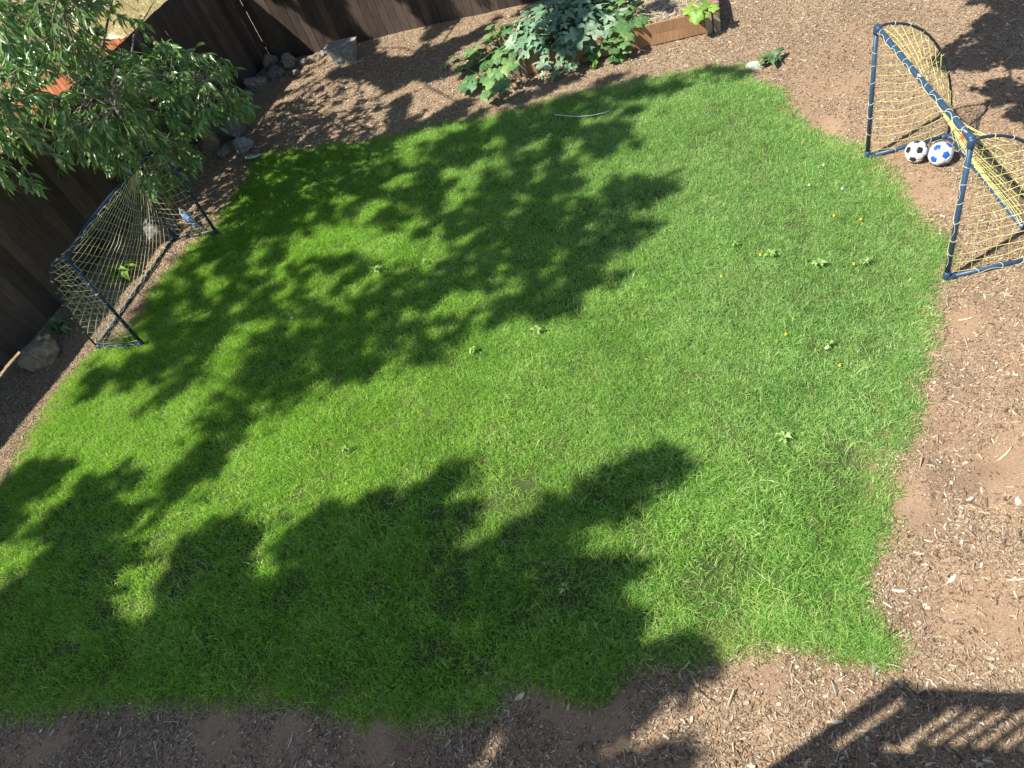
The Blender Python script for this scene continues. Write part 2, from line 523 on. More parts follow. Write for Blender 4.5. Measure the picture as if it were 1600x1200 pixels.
def edge_dist(x, y):
    d = np.full(x.shape, 1e9)
    for i in range(len(LAWN)):
        a = LAWN_A[i - 1]; b = LAWN_A[i]
        ab = b - a; L2 = ab @ ab
        t = np.clip(((x - a[0]) * ab[0] + (y - a[1]) * ab[1]) / L2, 0, 1)
        d = np.minimum(d, np.hypot(x - a[0] - t * ab[0], y - a[1] - t * ab[1]))
    return d


# ------------------------------------------------------------------ fences: lines on the ground
FA = G(0, 587)[:2]; FC = G(415, 100)[:2]; FB = G(800, 10)[:2]
FU = (FC - FA) / np.linalg.norm(FC - FA)          # along the left fence towards the corner
FN = np.array([FU[1], -FU[0]])                    # into the yard
BU = (FB - FC) / np.linalg.norm(FB - FC)
BN = np.array([BU[1], -BU[0]])                    # into the yard (towards the camera)

# ------------------------------------------------------------------ ground sheet
def build_ground():
    xs = np.concatenate([[-220, -110, -50, -24, -16], np.arange(-12, 9.01, 0.065), [13, 20, 45, 110, 220]])
    ys = np.concatenate([[-220, -90, -30, -10, -5], np.arange(-2.5, 15.6, 0.065), [18, 23, 40, 110, 220]])
    X, Y = np.meshgrid(xs, ys, indexing='ij')
    Z = gz(X, Y)
    nx, ny = X.shape
    V = np.stack([X.ravel(), Y.ravel(), Z.ravel()], 1)
    I = np.arange(nx * ny).reshape(nx, ny)
    Fq = np.stack([I[:-1, :-1].ravel(), I[1:, :-1].ravel(), I[1:, 1:].ravel(), I[:-1, 1:].ravel()], 1)
    me = bpy.data.meshes.new("ground")
    me.vertices.add(len(V)); me.vertices.foreach_set("co", V.ravel())
    me.loops.add(Fq.size); me.loops.foreach_set("vertex_index", Fq.ravel().astype(np.int32))
    me.polygons.add(len(Fq)); me.polygons.foreach_set("loop_start", np.arange(0, Fq.size, 4, dtype=np.int32))
    me.update(calc_edges=True); me.validate()
    me.polygons.foreach_set("use_smooth", [True] * len(me.polygons))
    x, y = V[:, 0], V[:, 1]
    lm = (lawn_in(x, y, 0.07) * np.clip(edge_dist(x, y) / 0.22 + 0.1, 0, 1)).astype(np.float32)
    dm = np.zeros(len(V), np.float32)
    for px, py, r, k in DAMP:
        c = G(px, py)
        w = np.hypot(x - c[0], y - c[1]) / r + (fbm(x * 9, y * 9, 2) - 0.5) * 0.9
        dm = np.maximum(dm, (np.clip(1.15 - w, 0, 1) * k))
    mu = mulch_w(x, y).astype(np.float32)
    for nm, arr in (("lawn", lm), ("damp", dm.astype(np.float32)), ("mulch", mu)):
        a = me.attributes.new(nm, 'FLOAT', 'POINT'); a.data.foreach_set("value", arr)
    me.materials.append(MAT['soil'])
    o = put("ground", me)
    tag(o, "tan soil and wood mulch ground round the lawn", kind='structure')


DAMP = [(1490, 745, 0.26, 0.75), (1505, 590, 0.18, 0.5), (1455, 700, 0.2, 0.35), (1560, 470, 0.22, 0.4), (1460, 820, 0.22, 0.4), (1330, 1010, 0.3, 0.55),
        (1400, 965, 0.22, 0.5), (1230, 1050, 0.25, 0.3), (1440, 880, 0.15, 0.35), (1300, 1040, 0.2, 0.4), (960, 1060, 0.25, 0.5), (640, 1150, 0.2, 0.3), (150, 1160, 0.25, 0.3)]
BARE_PX = [(1330, 130, 0.45), (1275, 200, 0.30), (1450, 300, 0.35), (1560, 750, 0.30), (1540, 970, 0.45), (1420, 800, 0.25), (1500, 500, 0.25), (600, 1150, 0.3),
           (350, 1140, 0.25), (60, 1180, 0.3), (960, 1120, 0.28), (1200, 1060, 0.22), (860, 1080, 0.25), (1380, 330, 0.3), (450, 1140, 0.22), (1400, 640, 0.2)]


def mulch_w(x, y):
    """how thick the chips lie, 0 bare soil .. 1 deep mulch"""
    x = np.asarray(x, float); y = np.asarray(y, float)
    far = np.clip((y - 7.6 + (x - 1.0) * 0.10) / 1.6, 0, 1)
    w = 0.62 + 0.4 * far + (fbm(x * 1.7 + 9, y * 1.7 + 2, 3) - 0.5) * 0.9
    left = np.clip((-4.2 - x) / 0.6, 0, 1) * np.clip((y - 3.6) / 1.0, 0, 1)
    w = w + left * 0.3
    for px, py, r in BARE_PX:
        c = G(px, py)
        d = np.hypot(x - c[0], y - c[1]) / r + (fbm(x * 5 + 1, y * 5, 2) - 0.5) * 0.7
        w = w - np.clip(1.15 - d, 0, 1) * 0.62
    return np.clip(w, 0.04, 1)


build_ground()

# the dry field behind the left fence
def build_field():
    a = FA - FU * 14 - FN * 0.25; b = FC + FU * 30 - FN * 0.25
    mb = MB()
    n = 40
    for i in range(n + 1):
        p = a + (b - a) * i / n
        for k, dist in enumerate((0, 1.5, 4, 9, 20, 45, 90)):
            q = p - FN * dist
            mb.v.append((q[0], q[1], 0.03 + 0.02 * dist * 0.2 + (float(vnoise(q[0] * .8, q[1] * .8)) - .5) * 0.12 * min(1, dist)))
    for i in range(n):
        for k in range(6):
            mb.f.append((i * 7 + k, i * 7 + k + 1, (i + 1) * 7 + k + 1, (i + 1) * 7 + k))
    o = mb.build("dry_field", MAT['dryfield'], smooth=True)
    tag(o, "pale dry grass field beyond the dark fence", kind='structure')


build_field()


# ------------------------------------------------------------------ scatter helper
def hidden_collection(name, meshes):
    c = bpy.data.collections.new(name)
    for i, me in enumerate(meshes):
        o = bpy.data.objects.new("%s_%03d" % (name, i), me)
        c.objects.link(o)
    return c


def scatter(name, P, rot, scl, vid, coll, label, kind='stuff'):
    me = bpy.data.meshes.new(name)
    me.vertices.add(len(P)); me.vertices.foreach_set("co", np.asarray(P, np.float32).ravel())
    a = me.attributes.new("rot", 'FLOAT_VECTOR', 'POINT'); a.data.foreach_set("vector", np.asarray(rot, np.float32).ravel())
    a = me.attributes.new("scl", 'FLOAT_VECTOR', 'POINT'); a.data.foreach_set("vector", np.asarray(scl, np.float32).ravel())
    a = me.attributes.new("vid", 'INT', 'POINT'); a.data.foreach_set("value", np.asarray(vid, np.int32))
    o = put(name, me)
    ng = bpy.data.node_groups.new(name + "_scatter", 'GeometryNodeTree')
    ng.interface.new_socket("Geometry", in_out='INPUT', socket_type='NodeSocketGeometry')
    ng.interface.new_socket("Geometry", in_out='OUTPUT', socket_type='NodeSocketGeometry')
    gi = ng.nodes.new('NodeGroupInput'); go = ng.nodes.new('NodeGroupOutput')
    ip = ng.nodes.new('GeometryNodeInstanceOnPoints')
    ci = ng.nodes.new('GeometryNodeCollectionInfo')
    ci.inputs['Collection'].default_value = coll
    ci.inputs['Separate Children'].default_value = True
    ci.inputs['Reset Children'].default_value = True
    ip.inputs['Pick Instance'].default_value = True

    def attr(nm, t):
        n = ng.nodes.new('GeometryNodeInputNamedAttribute'); n.data_type = t
        n.inputs['Name'].default_value = nm
        return [s for s in n.outputs if s.enabled and s.name == 'Attribute'][0]
    ng.links.new(gi.outputs[0], ip.inputs['Points'])
    ng.links.new(ci.outputs[0], ip.inputs['Instance'])
    ng.links.new(attr("vid", 'INT'), ip.inputs['Instance Index'])
    ng.links.new(attr("rot", 'FLOAT_VECTOR'), ip.inputs['Rotation'])
    ng.links.new(attr("scl", 'FLOAT_VECTOR'), ip.inputs['Scale'])
    ng.links.new(ip.outputs[0], go.inputs[0])
    md = o.modifiers.new("scatter", 'NODES'); md.node_group = ng
    tag(o, label, kind=kind)
    return o


def tuft_mesh(name, mat, nb, rad, hmin, hmax, wid, lean, seed):
    r = random.Random(seed)
    mb = MB()
    for i in range(nb):
        a = r.uniform(0, 2 * math.pi); d = rad * math.sqrt(r.random())
        x, y = d * math.cos(a), d * math.sin(a)
        h = r.uniform(hmin, hmax)
        b = a + r.uniform(-1.6, 1.6)
        ln = r.uniform(0.15, lean) * h
        dx, dy = math.cos(b), math.sin(b)
        fa = r.uniform(0, math.pi)
        sx, sy = math.cos(fa) * wid / 2, math.sin(fa) * wid / 2
        m = (x + dx * ln * 0.35, y + dy * ln * 0.35, h * 0.62)
        t = (x + dx * ln, y + dy * ln, h * r.uniform(0.82, 1.0) * (1 - 0.25 * (ln / h)))
        mb.add([(x - sx, y - sy, 0), (x + sx, y + sy, 0), (m[0] + sx * .85, m[1] + sy * .85, m[2]), (m[0] - sx * .85, m[1] - sy * .85, m[2]), t],
               [(0, 1, 2, 3), (3, 2, 4)])
    return mb.mesh(name, mat)


# ------------------------------------------------------------------ lawn grass
def build_lawn():
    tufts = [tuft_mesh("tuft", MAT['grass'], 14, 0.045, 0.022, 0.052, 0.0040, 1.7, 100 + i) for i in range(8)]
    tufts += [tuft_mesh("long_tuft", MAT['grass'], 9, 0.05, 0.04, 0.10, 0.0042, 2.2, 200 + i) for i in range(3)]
    coll = hidden_collection("grass_tufts", tufts)
    x0, y0 = LAWN_A.min(0) - 0.1; x1, y1 = LAWN_A.max(0) + 0.1
    dens = 1500
    n = int((x1 - x0) * (y1 - y0) * dens)
    x = RNG.uniform(x0, x1, n); y = RNG.uniform(y0, y1, n)
    ins = lawn_in(x, y, 0.07)
    vis = in_view(np.stack([x, y, np.zeros(n)], 1), 260)
    x, y = x[ins & vis], y[ins & vis]
    d = edge_dist(x, y)
    thin = (fbm(x * 3, y * 3, 2))
    near_front = np.clip((4.3 - (y + 0.42 * x)) / 0.9, 0, 1)     # the strip by the house is thinner and longer
    rag = fbm(x * 11 + 5, y * 11, 2)
    keep = RNG.random(len(x)) < np.clip(0.30 + d / 0.15 + (rag - 0.5) * 1.5 * (d < 0.2), 0, 1) * (1 - 0.55 * near_front * (thin > 0.50)) * (1 - 0.25 * (fbm(x * 2.2 + 60, y * 2.2, 3) > 0.62))
    x, y, d, nf = x[keep], y[keep], d[keep], near_front[keep]
    # a sparse fringe of runners outside the edge
    m = 9000
    k = RNG.integers(0, len(LAWN), m); t = RNG.random(m)[:, None]
    e = LAWN_A[k - 1] * (1 - t) + LAWN_A[k] * t + RNG.normal(0, 0.055, (m, 2))
    ev = in_view(np.c_[e, np.zeros(m)], 100)
    e = e[ev]
    e = e[RNG.random(len(e)) < 0.5]
    x = np.r_[x, e[:, 0]]; y = np.r_[y, e[:, 1]]
    nf = np.r_[nf, np.full(len(e), 0.6)]
    n = len(x)
    print('TUFTS', n)
    P = np.stack([x, y, gz(x, y) - 0.004], 1)
    tilt = 0.16
    rot = np.stack([RNG.normal(0, tilt, n), RNG.normal(0, tilt, n), RNG.uniform(0, 6.283, n)], 1)
    s = RNG.uniform(0.75, 1.2, n) * (0.85 + 0.35 * fbm(x * 1.3, y * 1.3, 2)) * (1 + 0.10 * nf)
    scl = np.stack([s, s, s * RNG.uniform(0.8, 1.15, n)], 1)
    vid = RNG.integers(0, 8, n)
    lg = RNG.random(n) < (0.015 + 0.07 * nf)
    vid[lg] = RNG.integers(8, 11, lg.sum())
    scatter("lawn_grass", P, rot, scl, vid, coll, "mown green lawn grass filling the yard")


build_lawn()


# ------------------------------------------------------------------ wood chips
def build_chips():
    ms = []
    for i in range(11):
        r = random.Random(i + 50)
        L = r.uniform(0.006, 0.016); W = r.uniform(0.0018, 0.0046); T = r.uniform(0.0008, 0.002)
        if i > 8: L, W, T = r.uniform(0.035, 0.055), 0.0022, 0.0016
        mb = MB()
        V = []
        for sx, k in ((-1, r.uniform(0.3, 0.9)), (-0.2, 1.0), (1, r.uniform(0.15, 0.8))):
            bend = r.uniform(-1, 1) * 0.002
            for sy in (-1, 1):
                for sz in (-1, 1):
                    V.append((sx * L, sy * W * k + bend, sz * T + abs(sx) * r.uniform(0, 0.003)))
        Fs = [(0, 1, 3, 2), (8, 10, 11, 9)]
        for b in (0, 4):
            Fs += [(b + 0, b + 4, b + 5, b + 1), (b + 2, b + 3, b + 7, b + 6), (b + 0, b + 2, b + 6, b + 4), (b + 1, b + 5, b + 7, b + 3)]
        mb.add(V, Fs)
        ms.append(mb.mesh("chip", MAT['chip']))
    coll = hidden_collection("chip_shapes", ms)
    n = 7200000
    px = RNG.uniform(-350, 2100, n); py = RNG.uniform(-60, 1400, n)
    lawn_px = in_poly(px, py, LAWN_PX) & (RNG.random(n) < 0.93)
    px, py = px[~lawn_px], py[~lawn_px]; n = len(px)
    d = np.stack([px - 800, py - 600, np.full(n, F_PX)], 1) @ RM.T
    d = d[d[:, 2] < -60]; n = len(d)
    t = -CAM_H / d[:, 2]
    x, y = d[:, 0] * t, d[:, 1] * t
    # even spread over the ground, a little denser far off so it still reads as deep mulch
    depth = proj(np.stack([x, y, np.zeros(n)], 1))[:, 2]
    w = np.clip((depth / 12.5), 0, 1) ** 2.6
    ok = (RNG.random(n) < w) & (y < 15.5)
    ok &= ((np.stack([x, y], 1) - FA) @ FN > 0.03) & ((np.stack([x, y], 1) - FC) @ BN > 0.03)
    x, y = x[ok], y[ok]
    ins = in_poly(x, y, LAWN)
    ed = np.ones(len(x)) * 9
    ed[ins] = edge_dist(x[ins], y[ins])
    ok = (~ins) | (ed < 0.10)
    x, y = x[ok], y[ok]
    mw = mulch_w(x, y)
    ok = RNG.random(len(x)) < np.clip(mw * 1.05, 0.05, 1)
    x, y, mw = x[ok], y[ok], mw[ok]
    n = len(x)
    P = np.stack([x, y, gz(x, y) + RNG.uniform(0.001, 0.010, n)], 1)
    rot = np.stack([RNG.normal(0, 0.3, n), RNG.normal(0, 0.22, n), RNG.uniform(0, 6.283, n)], 1)
    s = np.exp(RNG.normal(-0.62, 0.48, n)); s = np.clip(s, 0.26, 2.0)
    near = np.clip((4 - y) / 2, 0, 1)
    s *= 1 + 0.15 * near
    scl = np.stack([s, s * RNG.uniform(0.7, 1.4, n), s], 1)
    print('CHIPS', n)
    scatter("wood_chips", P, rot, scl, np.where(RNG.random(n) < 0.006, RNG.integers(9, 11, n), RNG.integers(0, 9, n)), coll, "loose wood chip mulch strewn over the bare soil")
    return n


build_chips()


# dry weeds on the field behind the fence
def build_dry():
    ms = [tuft_mesh("dry_tuft", MAT['drygrass'], 16, 0.09, 0.06, 0.22, 0.007, 1.3, 300 + i) for i in range(4)]
    coll = hidden_collection("dry_tufts", ms)
    n = 13000
    px = RNG.uniform(-60, 330, n); py = RNG.uniform(-40, 260, n)
    d = np.stack([px - 800, py - 600, np.full(n, F_PX)], 1) @ RM.T
    t = -CAM_H / d[:, 2]
    x, y = d[:, 0] * t, d[:, 1] * t
    ok = ((np.stack([x, y], 1) - FA) @ FN < -0.4) & (fbm(x * 0.8, y * 0.8, 3) > 0.40)
    x, y = x[ok], y[ok]; n = len(x)
    P = np.stack([x, y, np.full(n, 0.03)], 1)
    dist = -((np.stack([x, y], 1) - FA) @ FN)
    P[:, 2] = 0.02 + 0.004 * dist
    rot = np.stack([RNG.normal(0, .25, n), RNG.normal(0, .25, n), RNG.uniform(0, 6.28, n)], 1)
    s = RNG.uniform(0.6, 1.5, n)
    scatter("dry_grass", P, rot, np.stack([s, s, s], 1), RNG.integers(0, 4, n), coll, "sparse dry weeds in the pale field beyond the fence")


build_dry()


# ------------------------------------------------------------------ board fences
def plank_mesh(w, h, t, seed, mat):
    r = random.Random(seed)
    mb = MB()
    tw = r.uniform(-0.004, 0.004)
    V = []
    for z in (0, h * 0.5, h):
        for sy in (-1, 1):
            for sx in (-1, 1):
                V.append((sx * w / 2, sy * t / 2 + tw * (z / h - .5) * sx, z))
    Fs = [(0, 2, 3, 1), (8, 9, 11, 10)]
    for b in (0, 4):
        Fs += [(b, b + 1, b + 5, b + 4), (b + 1, b + 3, b + 7, b + 5), (b + 3, b + 2, b + 6, b + 7), (b + 2, b, b + 4, b + 6)]
    mb.add(V, Fs)
    return mb.mesh("plank", mat)


def board_fence(label, p0, u, nrm, length, h, mat, name="board_fence", pitch=0.142, lift=None, group=None, gaps=(0.002, 0.006), seed=1):
    r = random.Random(seed)
    rz = math.atan2(u[1], u[0])
    root = thing(name, label, "fence", (p0[0], p0[1], 0), rz, group)
    meshes = [plank_mesh(pitch - 0.001 - g, h, 0.018, i, mat) for i, g in enumerate(np.linspace(gaps[0], gaps[1], 6))]
    n = int(length / pitch)
    side = 1 if np.dot(np.array([-u[1], u[0]]), nrm) > 0 else -1   # local +y or -y is the yard side
    for i in range(n):
        me = meshes[0] if r.random() < 0.62 else meshes[r.randrange(6)]
        z = -0.03 + r.uniform(-0.006, 0.006) + (lift(i * pitch) if lift else 0)
        put("plank", me, root, ((i + 0.5) * pitch, r.uniform(-0.002, 0.002), z), (0, r.uniform(-0.003, 0.003), 0))
    for z in (0.32, 0.95, h - 0.25):
        b = MB().box((length / 2, -side * 0.030, z), (length / 2, 0, 0), (0, 0.019, 0), (0, 0, 0.042))
        b.build("rail", mat, root)
    k = 0.6
    pm = MB().box((0, 0, 0), (0.045, 0, 0), (0, 0.045, 0), (0, 0, (h - 0.05) / 2)).mesh("post", mat)
    while k < length:
        put("post", pm, root, (k, -side * 0.097, (h - 0.05) / 2))
        k += 2.4
    return root


FH = 1.80
S0 = 6.0
board_fence("dark brown board fence in deep shade behind the peach tree and the left goal", FA - FU * S0, FU, FN, S0 + 7.40, FH, MAT['plank'],
            lift=lambda s: 0.058 if s < S0 + 0.38 else 0.0, group="dark board fences round the yard", seed=2)
board_fence("brown board fence with dappled sun behind the grey concrete block and vegetable bed", FC + BU * 0.02, BU, BN, 7.5, FH, MAT['plank'],
            group="dark board fences round the yard", gaps=(0.004, 0.014), seed=5)
cA = G(226, 50, 1.62)[:2]; cB = G(40, 72, 1.62)[:2]
cU = (cB - cA) / np.linalg.norm(cB - cA)
board_fence("orange cedar fence glimpsed through the peach leaves beyond the dark fence", cA - cU * 0.05, cU, np.array([-cU[1], cU[0]]) * (1 if np.dot([-cU[1], cU[0]], [0, -1]) > 0 else -1),
            6.0, 1.60, MAT['cedar'], pitch=0.135, seed=9, gaps=(0.010, 0.016))


# ------------------------------------------------------------------ football goals
def make_goal(f0, f1, rear_side, H, D, label, name, lean=0.0, netm='net', pipem='pipe', rn=0.0023, bow=0.0, bunch=None, hoop_e=1.0, tag_bits=False, seed=0):
    """f0, f1: front feet; rear_side: +1/-1 picks the side the net stands on"""
    f0 = np.array([*f0[:2], 0.0]); f1 = np.array([*f1[:2], 0.0])
    W = np.linalg.norm(f1 - f0)
    ux = (f1 - f0) / W
    un = np.array([-ux[1], ux[0], 0]) * rear_side
    rz = math.atan2(ux[1], ux[0])
    root = thing(name, label, "football goal", f0, rz)
    root.location.z = float(gz(f0[0], f0[1]))
    s = rear_side
    rs = random.Random(seed)

    def L(x, d, z):                                # local coords: x along the goal mouth, d back, z up
        return np.array([x, s * (d - lean * z), z])
    r1 = 0.0205
    z0 = 0.028
    for x in (0, W):
        MB().tube([L(x, 0, z0), L(x, 0, H)], r1, 12).build("post", MAT[pipem], root, True)
        MB().tube([L(x, 0.0, z0), L(x, D, z0)], r1, 12).build("base_pipe", MAT[pipem], root, True)
    MB().tube([L(0, 0, H), L(W * .12, bow * .3, H), L(W * .3, bow * .9, H - .004), L(W * .5, bow, H - 0.008), L(W * .7, bow * .7, H - .004), L(W * .88, bow * .2, H), L(W, 0, H)], 0.0225, 12).build("crossbar", MAT[pipem], root, True)
    MB().tube([L(0, D, z0), L(W, D, z0)], r1, 12).build("rear_bar", MAT[pipem], root, True)

    def arc(t):                                    # t 0 top .. 1 rear foot
        a = t * math.pi / 2
        return D * math.sin(a) ** hoop_e, z0 + (H - z0) * math.cos(a) ** hoop_e if t < 1 else z0
    for x in (0, W):
        pts = []
        for i in range(19):
            d, z = arc(i / 18)
            pts.append(L(x, d, z))
        MB().tube(pts, 0.0115, 8).build("side_hoop", MAT['darkpipe'], root, True)
    for x, sg in ((0, 1), (W, -1)):
        for c, dirs in ((L(x, 0, H), (L(sg, 0, 0), L(0, 0, -1))), (L(x, 0, z0), (L(0, 1, 0), L(0, 0, 1))), (L(x, D, z0), (L(sg, 0, 0), L(0, -1, 0)))):
            mb = MB()
            for dv in dirs:
                mb.tube([c - 0.012 * dv, c + 0.0 * dv, c + 0.062 * dv, c + 0.066 * dv], [0.018, 0.0272, 0.0272, 0.022], 12)
            mb.build("elbow_joint", MAT[pipem], root, True)
    # nets
    cell = 0.096

    def polyline(mb, pts):
        mb.tube(pts, rn, 3, cap=False)
    # side panels: square mesh between post, base pipe and hoop
    for x, sg in ((0, 1), (W, -1)):
        mb = MB()

        def inside(d, z):
            if d < 0 or z < 0 or d > D or z > H: return False
            return (d / D) ** (2 / hoop_e) + ((z - z0) / (H - z0)) ** (2 / hoop_e) <= 1.0

        def sag(d, z):
            q = 0.055 * math.sin(math.pi * min(1, max(0, z / H))) * math.sin(math.pi * min(1, d / D))
            jx = (float(vnoise(d * 9 + x * 7, z * 9)) - .5) * 0.03
            jz = (float(vnoise(d * 9 + 40, z * 9 + x)) - .5) * 0.03
            return L(x + sg * q, d + jx * (0.2 < d / D < .9), z + jz)
        nd = int(D / cell) + 1; nz = int(H / cell) + 1
        for i in range(1, nd):
            d = i * D / nd
            zz = [z for z in np.linspace(z0, H, 26) if inside(d, z)]
            if len(zz) > 1: polyline(mb, [sag(d, z) for z in zz])
        for j in range(1, nz):
            z = j * H / nz
            dd = [d for d in np.linspace(0, D, 16) if inside(d, z)]
            if len(dd) > 1: polyline(mb, [sag(d, z - 0.05 * math.sin(math.pi * d / D)) for d in dd])
        mb.build("side_net", MAT[netm], root, True)
    # back panel: diamond mesh stretched between the two hoops, pulled in towards the chord
    mb = MB()

    def back(u, v):
        u0, v0 = u, v
        if bunch is not None:
            k = 0.90 * (1 - v) ** 2.4 * max(0.0, 1 - abs(u - bunch) / 0.8)
            u = u + (bunch - u) * k
        d, z = arc(min(1.0, max(0.0, v)))
        cd, cz = D * v, H + (z0 - H) * v
        k = min(1.0, (4 * u0 * (1 - u0)) ** 0.7) * 0.90
        if bunch is not None: k *= 0.8
        d = d + (cd - d) * k; z = z + (cz - z) * k
        d -= 0.06 * 4 * u0 * (1 - u0) * math.sin(math.pi * v) * (0.6 if bunch is None else 0.9)
        jx = (float(vnoise(u0 * 13 + seed, v0 * 13)) - .5) * 0.02
        jz = (float(vnoise(u0 * 13 + 31, v0 * 13 + seed)) - .5) * 0.03
        e = math.sin(math.pi * v)
        return L(u * W + jx * e, d, z + jz * e)
    Larc = (D + H) * 0.80
    nu = int(W / cell * 0.75); nv = int(Larc / cell * 0.75)
    for fam in (1, -1):
        for k in range(-nv - 1, nu + nv + 2):
            pts = []
            for j in range(nv * 2 + 1):
                v = j / (nv * 2)
                u = (k + fam * j / 2) / nu
                if -1e-6 <= u <= 1 + 1e-6:
                    pts.append(back(min(1, max(0, u)), v))
            if len(pts) > 1: polyline(mb, pts)
    mb.build("back_net", MAT[netm], root, True)
    # lacing: turns of pale cord on the bars, joined by a cord between them
    mb = MB()

    def lace(a, b, step, rr):
        a = np.asarray(a); b = np.asarray(b); n = max(2, int(np.linalg.norm(b - a) / step))
        t = (b - a) / np.linalg.norm(b - a)
        ref = np.array([0, 0, 1.0]) if abs(t[2]) < .9 else np.array([0, 1.0, 0])
        p1 = np.cross(t, ref); p1 /= np.linalg.norm(p1); p2 = np.cross(t, p1)
        for i in range(1, n):
            c = a + (b - a) * (i + rs.uniform(-.15, .15)) / n
            ring = [c + rr * (math.cos(q) * p1 + math.sin(q) * p2) + t * 0.012 * math.sin(q + i) for q in np.linspace(0, 2 * math.pi, 11)]
            mb.tube(ring, 0.0020, 4, cap=False)
        ph = rs.uniform(0, 6)
        cord = []
        for q in np.linspace(0.03, 0.97, 4 * n):
            aa = ph + 0.9 * math.sin(q * n * math.pi) + 0.3 * math.sin(q * 5)
            cord.append(a + (b - a) * q + (rr + 0.003) * (math.cos(aa) * p1 + math.sin(aa) * p2))
        mb.tube(cord, 0.0019, 4, cap=False)
    lace(L(0, 0, H), L(W, 0, H), 0.125, 0.0248)
    for x in (0, W):
        lace(L(x, 0, z0 + 0.1), L(x, 0, H - 0.05), 0.15, 0.0228)
        lace(L(x, 0.08, z0), L(x, D, z0), 0.14, 0.0228)
    lace(L(0, D, z0), L(W, D, z0), 0.13, 0.0228)
    mb.build("lacing", MAT['lacing'], root, True)
    for x in (0, W):
        mh = MB()
        for i in range(2, 18, 2):
            d, z = arc(i / 18)
            d2, z2 = arc((i + .4) / 18)
            t = L(0, d2 - d, z2 - z); t /= np.linalg.norm(t)
            p1 = np.array([1.0, 0, 0]); p2 = np.cross(t, p1)
            mh.tube([L(x, d, z) + 0.0135 * (math.cos(q) * p1 + math.sin(q) * p2) for q in np.linspace(0, 2 * math.pi, 9)], 0.0022, 4, cap=False)
        mh.build("hoop_tie", MAT['lacing'], root, True)
    if tag_bits:
        c = L(W * 0.93, -0.005, H - 0.055)
        MB().box(c, L(0.016, 0, 0), L(0, 0.002, 0), L(0, 0.004, 0.022)).build("red_tag", MAT['redtag'], root)
        c = L(W * 0.50, -0.004, H + 0.0160)
        MB().box(c, L(0.022, 0, 0), L(0, 0.007, 0), L(0, 0, 0.0012)).build("sticker", MAT['whiteplastic'], root)
    return root


P1, P2 = G(1355, 248), G(1478, 437)
make_goal(P1, P2, 1, 1.345, 0.75, "navy blue pipe goal with bright yellow net standing on bare soil beside the two balls", "football_goal", hoop_e=0.92, tag_bits=True, seed=1)
Q1, Q2 = G(225, 540), G(340, 366)
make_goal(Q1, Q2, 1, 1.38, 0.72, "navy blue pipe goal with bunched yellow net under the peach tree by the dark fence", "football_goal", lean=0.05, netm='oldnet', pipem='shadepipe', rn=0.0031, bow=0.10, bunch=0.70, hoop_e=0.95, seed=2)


# ------------------------------------------------------------------ footballs
def make_ball(c, r, dark, label, rot):
    root_me = MB()
    n, m = 20, 12
    prof = [(0.955 * r * math.sin(math.pi * i / m), -0.955 * r * math.cos(math.pi * i / m)) for i in range(1, m)]
    root_me.lathe(prof, n)
    o = root_me.build("football", MAT['seam'], None, True)
    tag(o, label, "football", "footballs in the right goal mouth")
    o.location = tuple(c); o.rotation_euler = rot
    ph = (1 + 5 ** .5) / 2
    I = np.array([(a, b * ph, 0) for a in (-1, 1) for b in (-1, 1)] + [(0, a, b * ph) for a in (-1, 1) for b in (-1, 1)] + [(a * ph, 0, b) for a in (-1, 1) for b in (-1, 1)], float)
    E = [(i, j) for i in range(12) for j in range(12) if i != j and abs(np.linalg.norm(I[i] - I[j]) - 2) < 1e-6]
    T = {(i, j): I[i] + (I[j] - I[i]) / 3 for i, j in E}

    def panel(pts, name, mat):
        pts = np.array(pts); c0 = pts.mean(0)
        nrm = c0 / np.linalg.norm(c0)
        a = np.cross(nrm, [0.31, 0.5, 0.8]); a /= np.linalg.norm(a); b = np.cross(nrm, a)
        ang = [math.atan2((p - c0) @ b, (p - c0) @ a) for p in pts]
        pts = pts[np.argsort(ang)]
        k = len(pts)
        edge = []
        for i in range(k):
            edge += [pts[i], (pts[i] + pts[(i + 1) % k]) / 2]
        edge = np.array(edge)
        mb = MB()
        V = [nrm * r * 1.0]
        rings = ((0.5, 1.0), (0.86, 0.998), (0.965, 0.985), (0.985, 0.95))
        for q, rr in rings:
            for e in edge:
                p = c0 + (e - c0) * q
                V.append(p / np.linalg.norm(p) * r * rr)
        K = 2 * k
        Fs = [(0, 1 + i, 1 + (i + 1) % K) for i in range(K)]
        for g in range(len(rings) - 1):
            for i in range(K):
                j = (i + 1) % K
                Fs.append((1 + g * K + i, 1 + (g + 1) * K + i, 1 + (g + 1) * K + j, 1 + g * K + j))
        mb.add(V, Fs)
        mb.build(name, mat, o, True)
    for i in range(12):
        panel([T[e] for e in E if e[0] == i], "pentagon_panel", dark)
    for i in range(12):
        for j in range(i + 1, 12):
            for k in range(j + 1, 12):
                if (i, j) in T and (j, k) in T and (i, k) in T:
                    panel([T[(i, j)], T[(j, i)], T[(j, k)], T[(k, j)], T[(i, k)], T[(k, i)]], "hexagon_panel", MAT['ballwhite'])
    return o


def ball_at(px, py, r):
    p = G(px, py, r)
    return (p[0], p[1], r + float(gz(p[0], p[1])) + 0.002)


make_ball(ball_at(1432, 237, 0.102), 0.102, MAT['ballblack'], "white football with black pentagons on bare soil", (0.5, 0.25, 0.9))
make_ball(ball_at(1470, 240, 0.108), 0.108, MAT['ballblue'], "white football with bright blue pentagons on bare soil", (-0.2, 0.55, 0.2))


